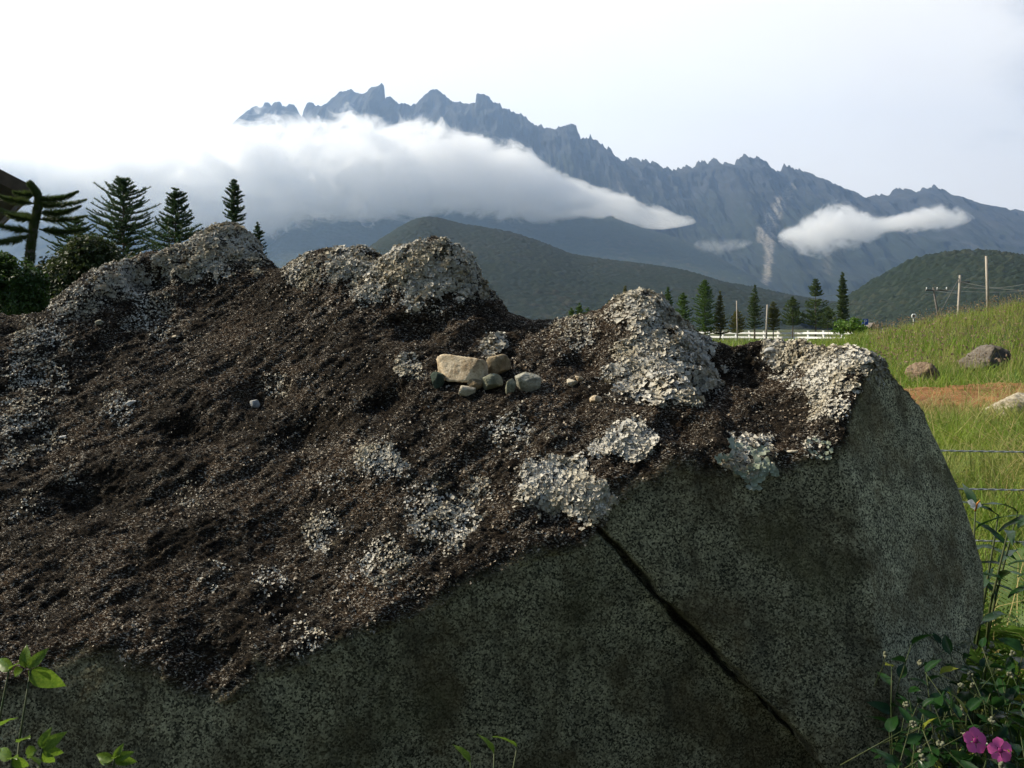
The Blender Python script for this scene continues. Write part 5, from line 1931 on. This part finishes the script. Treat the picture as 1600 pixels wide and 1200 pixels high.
def low_right_plants():
    rng = np.random.RandomState(404)
    r = plant('impatiens', 'shaded plant with two pink five-petalled flowers in the lower right corner', 'plant', 1545, 1290, 1.95)
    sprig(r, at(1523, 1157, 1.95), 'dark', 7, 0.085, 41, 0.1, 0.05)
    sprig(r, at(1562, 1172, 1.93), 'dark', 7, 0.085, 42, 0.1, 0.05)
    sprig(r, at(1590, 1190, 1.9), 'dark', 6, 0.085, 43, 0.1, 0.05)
    pink_flower(r, at(1523, 1157, 1.90), 0.055, (0.1, -1, 0.35))
    pink_flower(r, at(1562, 1172, 1.88), 0.052, (-0.15, -1, 0.25))
    spots = [(1425, 1110, 2.02, 7), (1470, 1085, 2.08, 8), (1415, 1165, 1.95, 7), (1460, 1150, 1.98, 8), (1500, 1060, 2.12, 8), (1545, 1040, 2.18, 8), (1585, 1085, 2.1, 8), (1530, 1105, 2.02, 7), (1590, 1020, 2.2, 8), (1490, 1190, 1.92, 7), (1430, 1195, 1.9, 6), (1440, 1060, 2.12, 7), (1480, 1030, 2.2, 7), (1560, 1130, 1.98, 8)]
    names = ['below the crease of the right rock flank', 'against the dark foot of the right flank', 'touching the bottom right of the grey rock', 'left of the pink flowers', 'high against the right flank',
             'below the ferns', 'at the right edge above the pink flowers', 'just above the pink flowers', 'at the right edge under the ferns', 'at the bottom edge left of the pink flowers', 'in the bottom corner beside the rock foot', 'climbing the shaded flank under the trailing weed', 'directly beneath the trailing weed heads', 'between the pink flowers and the ferns']
    for i, ((u, v, d, n), nm) in enumerate(zip(spots, names)):
        r = plant('leafy_plant', 'dark leafy weed with pale bud heads ' + nm, 'plant', u + 20, v + 60, d, 'shaded weeds at the right foot of the boulder')
        for k in range(4):
            tip = at(u + rng.normal() * 30, v + rng.normal() * 26, d + rng.normal() * 0.05)
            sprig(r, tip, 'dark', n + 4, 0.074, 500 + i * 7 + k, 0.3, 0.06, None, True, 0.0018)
        for k in range(2):
            p = at(u + rng.normal() * 34, v - 8 + rng.normal() * 26, d - 0.02 + rng.normal() * 0.05)
            q = np.array(r.location)
            s0 = p - q - np.array([0.10 * rng.normal(), 0.05 * rng.normal(), 0.09 + 0.05 * rng.rand()])
            mb = MB()
            mb.tube(np.array([s0, (s0 + p - q) / 2 + rng.normal(size=3) * 0.008, p - q]), [0.0014, 0.0011, 0.0008], 5)
            mb.build('stalk', M_STEM, r, True)
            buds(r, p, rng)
    # the trailing weed that crosses the right flank
    r = plant('trailing_weed', 'thin trailing weed with cream bud heads across the right flank of the rock', 'plant', 1560, 1060, 2.42)
    q = np.array(r.location)
    pts = [at(1560, 1060, 2.42), at(1500, 1020, 2.41), at(1460, 1000, 2.40), at(1415, 962, 2.38)]
    mb = MB()
    mb.tube(np.array([[0, 0, 0]] + [p - q for p in pts]), 0.0016, 5)
    mb.build('stem', M_STEM, r, True)
    for u, v in ((1418, 962), (1410, 975), (1446, 993), (1480, 1010), (1495, 1012), (1513, 987), (1505, 1008), (1522, 1010), (1404, 985)):
        p = at(u, v, 2.40)
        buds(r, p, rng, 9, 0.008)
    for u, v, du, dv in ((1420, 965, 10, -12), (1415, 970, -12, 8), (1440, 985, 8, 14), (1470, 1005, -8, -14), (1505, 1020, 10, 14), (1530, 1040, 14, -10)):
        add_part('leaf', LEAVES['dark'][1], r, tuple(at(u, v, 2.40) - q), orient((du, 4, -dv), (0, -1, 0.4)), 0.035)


low_right_plants()


def frond_data(seed, L=1.0, pairs=27):
    """one fern frond along +y: arched rachis with paired tapering pinnae"""
    rng = np.random.RandomState(seed)
    t = np.linspace(0, 1, 10)
    arch = lambda s: np.array([0.03 * math.sin(s * 3 + seed), s * L * (1 - 0.12 * s), 0.15 * L * s - 0.42 * L * s * s])
    mb = MB()
    mb.tube([arch(s) for s in t], np.linspace(0.006, 0.0015, 10) * L, 5)
    for k in range(pairs):
        s = 0.16 + 0.82 * k / (pairs - 1)
        c = arch(s)
        ln = 0.24 * L * math.sin(math.pi * (0.12 + 0.86 * s) ** 0.8) ** 0.9 + 0.012
        for sd in (-1, 1):
            d = np.array([sd, 0.35 + 0.25 * s, -0.12 + rng.normal() * 0.05])
            d /= np.linalg.norm(d)
            w = np.array([0, 1.0, 0.15]) * 0.0105 * L
            m1, m2 = c + d * ln * 0.3, c + d * ln * 0.7 + np.array([0, 0, -0.01 * L])
            tip = c + d * ln + np.array([0, 0, -0.025 * L])
            mb.add([c - w * 0.5, c + w * 0.5, m1 - w, m1 + w, m2 - w * 0.75, m2 + w * 0.75, tip], [(0, 1, 3, 2), (2, 3, 5, 4)], [(4, 5, 6)])
    o = mb.build('frond', M_FERN)
    me = o.data
    bpy.data.objects.remove(o)
    return me


M_FERN = leaf_mat('fern_fronds', (0.05, 0.11, 0.012), (0.10, 0.17, 0.025), 0.45, 10, 0.45)
FRONDS = [frond_data(s) for s in (1, 2, 3)]


def ferns():
    rng = np.random.RandomState(33)
    for (x, y, n, s, lab) in ((2.02, 3.45, 9, 0.62, 'bright sunlit fern against the right edge of the boulder'), (2.35, 3.35, 8, 0.58, 'fern at the right picture edge beside the sunlit one'),
                              (1.92, 3.05, 8, 0.5, 'lower fern in front of the bright sunlit fern'), (2.3, 3.9, 8, 0.6, 'fern behind the others under the lower cable')):
        gz = float(ground_h(np.array([x]), np.array([y]))[0])
        r = empty('fern', (x, y, gz), lab, 'fern', 'ferns right of the boulder')
        for k in range(n):
            a = k * 2 * math.pi / n + rng.normal() * 0.25
            e = 0.9 + 0.9 * rng.rand()
            add_part('frond', FRONDS[k % 3], r, (0.02 * math.cos(a), 0.02 * math.sin(a), 0.02), orient((math.cos(a), math.sin(a), e), (0, 0, 1), rng.normal() * 0.2), s * (0.8 + 0.4 * rng.rand()) * 1.15)
    r = empty('ginger_lily', (1.86, 3.5, float(ground_h(np.array([1.86]), np.array([3.5]))[0])), 'white-flowered plant with long dark leaves under the lower cable', 'plant')
    q = np.array(r.location)
    for (u, v, d, sd) in ((1524, 800, 3.40, 1), (1560, 805, 3.45, 2), (1590, 800, 3.5, 3), (1575, 830, 3.3, 4)):
        tip = at(u, v, d)
        mb = MB()
        mb.tube(np.array([[0.03 * sd - 0.06, 0, 0], (tip - q) * np.array([0.6, 0.6, 0.6]), tip - q]), [0.006, 0.005, 0.003], 6)
        mb.build('stem', M_STEM, r, True)
        for k in range(6):
            f = 0.6 + 0.4 * k / 5
            a = k * 2.6 + sd
            add_part('leaf', LONG[k % 2], r, tuple((tip - q) * np.array([1, 1, f])), orient((math.cos(a), math.sin(a) * 0.6, 0.7 * rng.rand() + 0.1)), 0.17 + 0.08 * rng.rand())
    f = bpy.data.objects.new('flower', None)
    COL.objects.link(f)
    f.empty_display_size = 0.02
    f.parent = r
    f.location = tuple(at(1524, 787, 3.38) - q)
    for du, dv, s in ((-12, -4, 0.034), (-7, 5, 0.026), (11, 3, 0.026), (5, 9, 0.022), (-2, 10, 0.026)):
        add_part('petal', WPETAL, f, (0, 0, 0), orient((du, -3, -dv), (0, -1, 0.3)), s)
    mb = MB()
    mb.tube([[0, 0, -0.03], [0.004, -0.004, 0.0], [0.014, -0.01, 0.016]], [0.004, 0.004, 0.002], 6)
    mb.build('stamen', M_ORANGE, f, True)


ferns()

# ------------------------------------------------------------------ fences, poles, signs, house
M_WHITE_PAINT = noisy_mat('white_paint', (0.80, 0.80, 0.78), (0.70, 0.70, 0.68), 3.0, 0.6)
M_POLE = noisy_mat('pale_wooden_pole', (0.42, 0.37, 0.31), (0.33, 0.29, 0.24), 6.0, 0.9)
M_POLE_DARK = noisy_mat('weathered_dark_pole', (0.10, 0.09, 0.08), (0.16, 0.145, 0.13), 6.0, 0.9)
M_STEEL = noisy_mat('galvanised_steel', (0.55, 0.56, 0.57), (0.42, 0.43, 0.44), 60, 0.45)
M_STEEL.node_tree.nodes['Principled BSDF'].inputs['Metallic'].default_value = 0.6
M_WIRE = noisy_mat('overhead_wire_grey', (0.13, 0.13, 0.13), (0.10, 0.10, 0.10), 5, 0.6)
M_ROOF = noisy_mat('brown_roof_sheet', (0.035, 0.028, 0.022), (0.06, 0.048, 0.038), 4.0, 0.7)
M_FASCIA = noisy_mat('brown_fascia', (0.10, 0.072, 0.05), (0.14, 0.10, 0.07), 8.0, 0.7)
M_WALL = noisy_mat('cream_render', (0.34, 0.31, 0.25), (0.42, 0.38, 0.31), 3.0, 0.9)
M_BLUE = noisy_mat('blue_sign_enamel', (0.03, 0.10, 0.45), (0.025, 0.085, 0.40), 4.0, 0.4)
M_GLASS = noisy_mat('dark_window', (0.02, 0.025, 0.03), (0.03, 0.035, 0.04), 4.0, 0.1)


def gh(x, y):
    return float(ground_h(np.array([x]), np.array([y]))[0])


def rail_fence():
    pts = []
    for u, d in ((1060, 124), (1085, 122), (1108, 120), (1130, 118), (1150, 116.5), (1171, 115), (1194, 113), (1216, 111), (1238, 109), (1263, 106), (1287, 103), (1316, 100), (1345, 97), (1376, 94), (1400, 92)):
        x = (u - 800) / F * d
        pts.append((x, d, gh(x, d)))
    r = empty('rail_fence', pts[0], 'long white two-rail wooden fence crossing the field behind the boulder', 'fence')
    o = np.array(pts[0])
    for p in pts:
        mb = MB()
        q = np.array(p) - o
        mb.box(q + np.array([0, 0, 0.61]), (0.22, 0.22, 1.32), 0.6)
        mb.box(q + np.array([0, 0, 1.295]), (0.27, 0.27, 0.05), 0.6)
        mb.build('post', M_WHITE_PAINT, r)
    for a, b in zip(pts[:-1], pts[1:]):
        for z in (0.45, 1.02):
            mb = MB()
            a1, b1 = np.array(a) - o + np.array([-0.13, -0.11, z]), np.array(b) - o + np.array([-0.13, -0.11, z])
            mb.beam(a1, b1, 0.05, 0.24)
            mb.build('rail', M_WHITE_PAINT, r)


rail_fence()


def cable_fence():
    x0, y0, x1, y1 = 1.32, 3.78, 4.6, 3.30
    r = empty('cable_fence', (x0, y0, gh(x0, y0)), 'twisted steel cable fence stretched out from behind the boulder to the right', 'fence')
    o = np.array(r.location)

    def strand(z0, z1, sagz):
        n = 420
        t = np.linspace(0, 1, n)
        c = np.stack([x0 + (x1 - x0) * t, y0 + (y1 - y0) * t, z0 + (z1 - z0) * t - sagz * 4 * t * (1 - t)], 1) - o
        mb = MB()
        ax = c[-1] - c[0]
        ax /= np.linalg.norm(ax)
        a = np.cross(ax, (0, 0, 1.0))
        a /= np.linalg.norm(a)
        b = np.cross(a, ax)
        for k in range(3):
            ph = t * (3.3 / 0.045) * 2 * math.pi / 1.0 + k * 2 * math.pi / 3
            ph = ph * 0.55
            ln = c + 0.0022 * (np.cos(ph + k * 2.094)[:, None] * a + np.sin(ph + k * 2.094)[:, None] * b)
            mb.tube(ln, 0.0021, 5)
        mb.build('cable', M_STEEL, r, True)
    for z0, z1 in ((1.045, 1.09), (0.88, 0.93), (0.66, 0.70)):
        strand(z0, z1, 0.012)
    for x, y in ((x0, y0), (x1, y1)):
        mb = MB()
        mb.tube([[x - o[0], y - o[1], -0.1], [x - o[0], y - o[1], 1.22]], 0.03, 10)
        mb.build('post', M_STEEL, r, True)


cable_fence()


def pole(lab, u0, v0, u1, v1, d, rad, mat, extra=None):
    """a pole whose shown length runs from (u1, v1) at the top down to the ground at column u0"""
    top = at(u1, v1, d)
    xb = (u0 - 800) / F * d
    lean = (top[0] - xb) / max(0.1, (v0 - v1) / F * d)
    g = gh(xb, d)
    show = EYE - (v0 - HOR) / F * d
    xb = xb - lean * max(0, show - g)
    r = empty('utility_pole', (xb, d, g), lab, 'pole', 'poles standing in the field')
    mb = MB()
    q = top - np.array([xb, d, g])
    mb.tube([[0, 0, -0.2], q * 0.5, q], [rad * 1.15, rad, rad * 0.85], 9)
    mb.build('shaft', mat, r, True)
    if extra:
        extra(r, q)
    return np.array(r.location) + q


def fittings(kind):
    def f(r, q):
        mb = MB()
        if kind == 'arm':
            mb.box(q + np.array([0.3, 0, -0.25]), (1.9, 0.12, 0.12))
            mb.build('crossarm', M_POLE_DARK, r)
            for dx in (-0.55, 0.35, 1.15):
                m2 = MB()
                m2.tube([q + np.array([dx, 0, -0.2]), q + np.array([dx, 0, 0.02])], [0.05, 0.035], 7)
                m2.build('insulator', M_WHITE_PAINT, r, True)
            m3 = MB()
            m3.box(q * 0.42, (0.9, 0.1, 0.12))
            m3.build('lower_bracket', M_POLE_DARK, r)
        elif kind == 'bracket':
            mb.box(q + np.array([0.25, 0, -0.45]), (0.7, 0.1, 0.1))
            mb.build('bracket', M_POLE_DARK, r)
            m2 = MB()
            m2.tube([q * 0.98, q * 0.98 + np.array([-1.55, -0.4, -2.5])], 0.022, 5)
            m2.build('guy_wire', M_WIRE, r, True)
    return f


P_A = pole('tallest pale bare pole on the grass bank at the right', 1544, 487, 1541, 400, 45, 0.075, M_POLE)
P_B = pole('pale leaning pole with a bracket and slanting guy wire', 1497, 497, 1500, 430, 55, 0.085, M_POLE, fittings('bracket'))
P_C = pole('dark leaning pole with a crossarm and white insulators', 1466, 495, 1458, 449, 72, 0.085, M_POLE_DARK, fittings('arm'))
P_D = pole('thin grey pole standing behind the white rail fence among conifers', 1197, 530, 1199, 476, 103, 0.10, M_POLE)
P_E = pole('short thin pole rising out of the small olive conifer', 1152, 520, 1151, 470, 104, 0.07, M_POLE)


def wire(lab, a, b, sag, rad=0.018):
    a, b = np.array(a, float), np.array(b, float)
    t = np.linspace(0, 1, 40)
    ln = a + (b - a) * t[:, None] + np.array([0, 0, -1.0]) * (sag * 4 * t * (1 - t))[:, None]
    mb = MB()
    mb.tube(ln - a, rad * 0.6, 5)
    o = mb.build('overhead_wire', M_WIRE, None, True)
    o.location = tuple(a)
    tag(o, lab, 'wire', 'overhead wires')


wire('long sagging wire from the thin grey pole past the columnar conifer to the right', P_D - np.array([0, 0, 0.25]), at(1640, 405, 150), 2.3, 0.035)
wire('second fainter wire hung just above the long sagging one', P_D - np.array([0, 0, 0.05]), at(1640, 395, 190), 0.6, 0.025)
wire('wire between the short thin pole and the thin grey pole', P_E - np.array([0, 0, 1.6]), P_D - np.array([0, 0, 1.5]), 0.15, 0.025)
wire('pale upper wire from the bracket pole out of the picture at right', P_B - np.array([0, 0, 0.75]), at(1660, 430, 40), 0.3, 0.016)
wire('dark wire from the top of the bracket pole dipping behind the tallest pole', P_B - np.array([0, 0, 0.4]), at(1660, 455, 42), 0.2, 0.018)
wire('lower pale wire from the crossarm of the dark pole to the right edge', P_C + np.array([0.7, 0, -0.2]), at(1660, 450, 60), 0.25, 0.018)
wire('short wire joining the crossarm of the dark pole and the bracket pole', P_C + np.array([-0.1, 0, -0.15]), P_B - np.array([0, 0, 1.15]), 0.1, 0.018)
wire('low wire running from behind the parking sign to the grassy bank', at(1352, 498, 112), at(1470, 505, 95), 0.6, 0.025)


def p_sign():
    d = 96.0
    c = at(1352, 503, d)
    g = gh(c[0], d)
    r = empty('parking_sign', (c[0], d, g), 'blue square parking sign with a white letter beside the bright leafy tree', 'sign')
    q = c - np.array([c[0], d, g])
    mb = MB()
    mb.box(q, (0.66, 0.03, 0.66))
    mb.build('panel', M_BLUE, r)
    mb = MB()
    mb.tube([[0, 0.05, -0.1], q + np.array([0, 0.05, 0.2])], 0.035, 8)
    mb.build('post', M_STEEL, r, True)
    cu = bpy.data.curves.new('letter', 'FONT')
    cu.body = 'P'
    cu.size = 0.66
    cu.extrude = 0.004
    cu.align_x, cu.align_y = 'CENTER', 'CENTER'
    tmp = bpy.data.objects.new('letter', cu)
    COL.objects.link(tmp)
    dg = bpy.context.evaluated_depsgraph_get()
    me = bpy.data.meshes.new_from_object(tmp.evaluated_get(dg))
    bpy.data.objects.remove(tmp)
    me.materials.clear()
    me.materials.append(M_WHITE_PAINT)
    o = bpy.data.objects.new('letter', me)
    COL.objects.link(o)
    o.parent = r
    o.location = tuple(q + np.array([0, -0.022, 0]))
    o.rotation_euler = (math.pi / 2, 0, 0)


p_sign()


def round_sign():
    d = 58.0
    c = at(1428, 494, d)
    g = gh(c[0], d)
    r = empty('round_sign', (c[0], d, g), 'small round white-rimmed sign just over the grass bank', 'sign')
    q = c - np.array([c[0], d, g])
    a = np.linspace(0, 2 * math.pi, 25)
    mb = MB()
    mb.tube(np.stack([0.13 * np.cos(a), 0 * a, 0.13 * np.sin(a)], 1) + q, 0.05, 6, False)
    mb.build('rim', M_WHITE_PAINT, r, True)
    mb = MB()
    mb.tube([q + np.array([0, 0.03, 0]), q + np.array([0, 0.05, 0])], 0.12, 16)
    mb.build('disc', M_FASCIA, r, False)
    mb = MB()
    mb.tube([[0, 0.07, -0.1], q + np.array([0, 0.07, 0.05])], 0.03, 8)
    mb.build('post', M_STEEL, r, True)


round_sign()


def hut():
    d = 116.0
    c = at(1366, 524, d)
    g = gh(c[0], d)
    r = empty('hut', (c[0], d, g), 'little pale hut with a dark slanted roof edge beyond the end of the white fence', 'hut')
    top = EYE - (506 - HOR) / F * d - g
    mb = MB()
    mb.box((0.1, 0, top / 2 - 0.05), (1.15, 1.6, top + 0.1))
    mb.build('wall', M_WALL, r)
    mb = MB()
    mb.box((0.1, -0.815, top * 0.42), (0.5, 0.03, top * 0.6))
    mb.build('door', M_FASCIA, r)
    mb = MB()
    mb.beam([-1.5, 0, top * 0.35], [-0.45, 0, top + 0.12], 1.8, 0.1)
    mb.build('lean_to_roof', M_POLE_DARK, r)
    mb = MB()
    mb.box((0.12, 0, top + 0.055), (1.3, 1.75, 0.1))
    mb.build('roof', M_WALL, r)
    # low dark sheds further right
    c2 = at(1392, 520, 124)
    g2 = gh(c2[0], 124)
    r2 = empty('shed', (c2[0], 124, g2), 'low dark shed with a pale roof right of the little hut', 'shed')
    h2 = EYE - (515 - HOR) / F * 124 - g2
    mb = MB()
    mb.box((0, 0, h2 / 2 - 0.05), (3.0, 2.0, h2 + 0.1))
    mb.build('wall', M_POLE_DARK, r2)
    mb = MB()
    mb.box((0, 0, h2 + 0.06), (3.3, 2.3, 0.1))
    mb.build('roof', M_WALL, r2)
    for dx in (-0.8, 0.6):
        mb = MB()
        mb.box((dx, -1.01, h2 * 0.55), (0.7, 0.03, h2 * 0.4))
        mb.build('window', M_GLASS, r2)


hut()


def house():
    d = 14.5
    k = d / F
    tipx, tipz = (46 - 800) * k, EYE - (296 - HOR) * k        # lower corner of the eave
    r = empty('house', (tipx - 3.4, d + 3.5, gh(tipx - 3.4, d + 3.5)), 'house at the left edge, only the brown corner of its roof in the picture', 'house')
    o = np.array(r.location)

    ca, sa = math.cos(0.62), math.sin(0.62)

    def L(x, y, z):
        dx, dy = x - tipx, y - d
        return np.array([tipx + dx * ca - dy * sa, d + dx * sa + dy * ca, z]) - o
    slope = (292 - 270) / 45.0
    W = 6.8
    ridge = tipz + slope * W / 2 * 1.0
    mb = MB()
    for s in (0, 1):
        x0 = tipx if s == 0 else tipx - W
        xr = tipx - W / 2
        a, b, c, e = L(x0, d, tipz), L(x0, d + 7, tipz), L(xr, d + 7, ridge), L(xr, d, ridge)
        th = np.array([0, 0, 0.09])
        mb.add([a, b, c, e, a + th, b + th, c + th, e + th], [(3, 2, 1, 0), (4, 5, 6, 7), (0, 1, 5, 4), (1, 2, 6, 5), (2, 3, 7, 6), (3, 0, 4, 7)])
    mb.build('roof', M_ROOF, r)
    for s in (0, 1):
        x0 = tipx + 0.01 if s == 0 else tipx - W - 0.01
        mb = MB()
        mb.beam(L(x0, d - 0.03, tipz - 0.05), L(tipx - W / 2, d - 0.03, ridge - 0.05), 0.04, 0.2)
        mb.build('barge_board', M_FASCIA, r)
    mb = MB()
    mb.box(L(tipx + 0.03, d + 3.5, tipz - 0.03), (0.04, 7.0, 0.16), 0.62)
    mb.build('fascia_board', M_FASCIA, r)
    zt = tipz - 0.02
    mb = MB()
    mb.box(L(tipx - W / 2, d + 3.6, zt / 2), (W - 1.2, 5.6, zt + 0.2), 0.62)
    mb.add([L(tipx - 0.6, d + 0.8, zt), L(tipx - W + 0.6, d + 0.8, zt), L(tipx - W / 2, d + 0.8, ridge - 0.25)], None, [(0, 1, 2)])
    mb.build('wall', M_WALL, r)
    for dx in (-1.7, -4.2):
        mb = MB()
        mb.box(L(tipx + dx, d + 0.78, 1.6), (1.1, 0.06, 1.2), 0.62)
        mb.build('window', M_GLASS, r)


house()
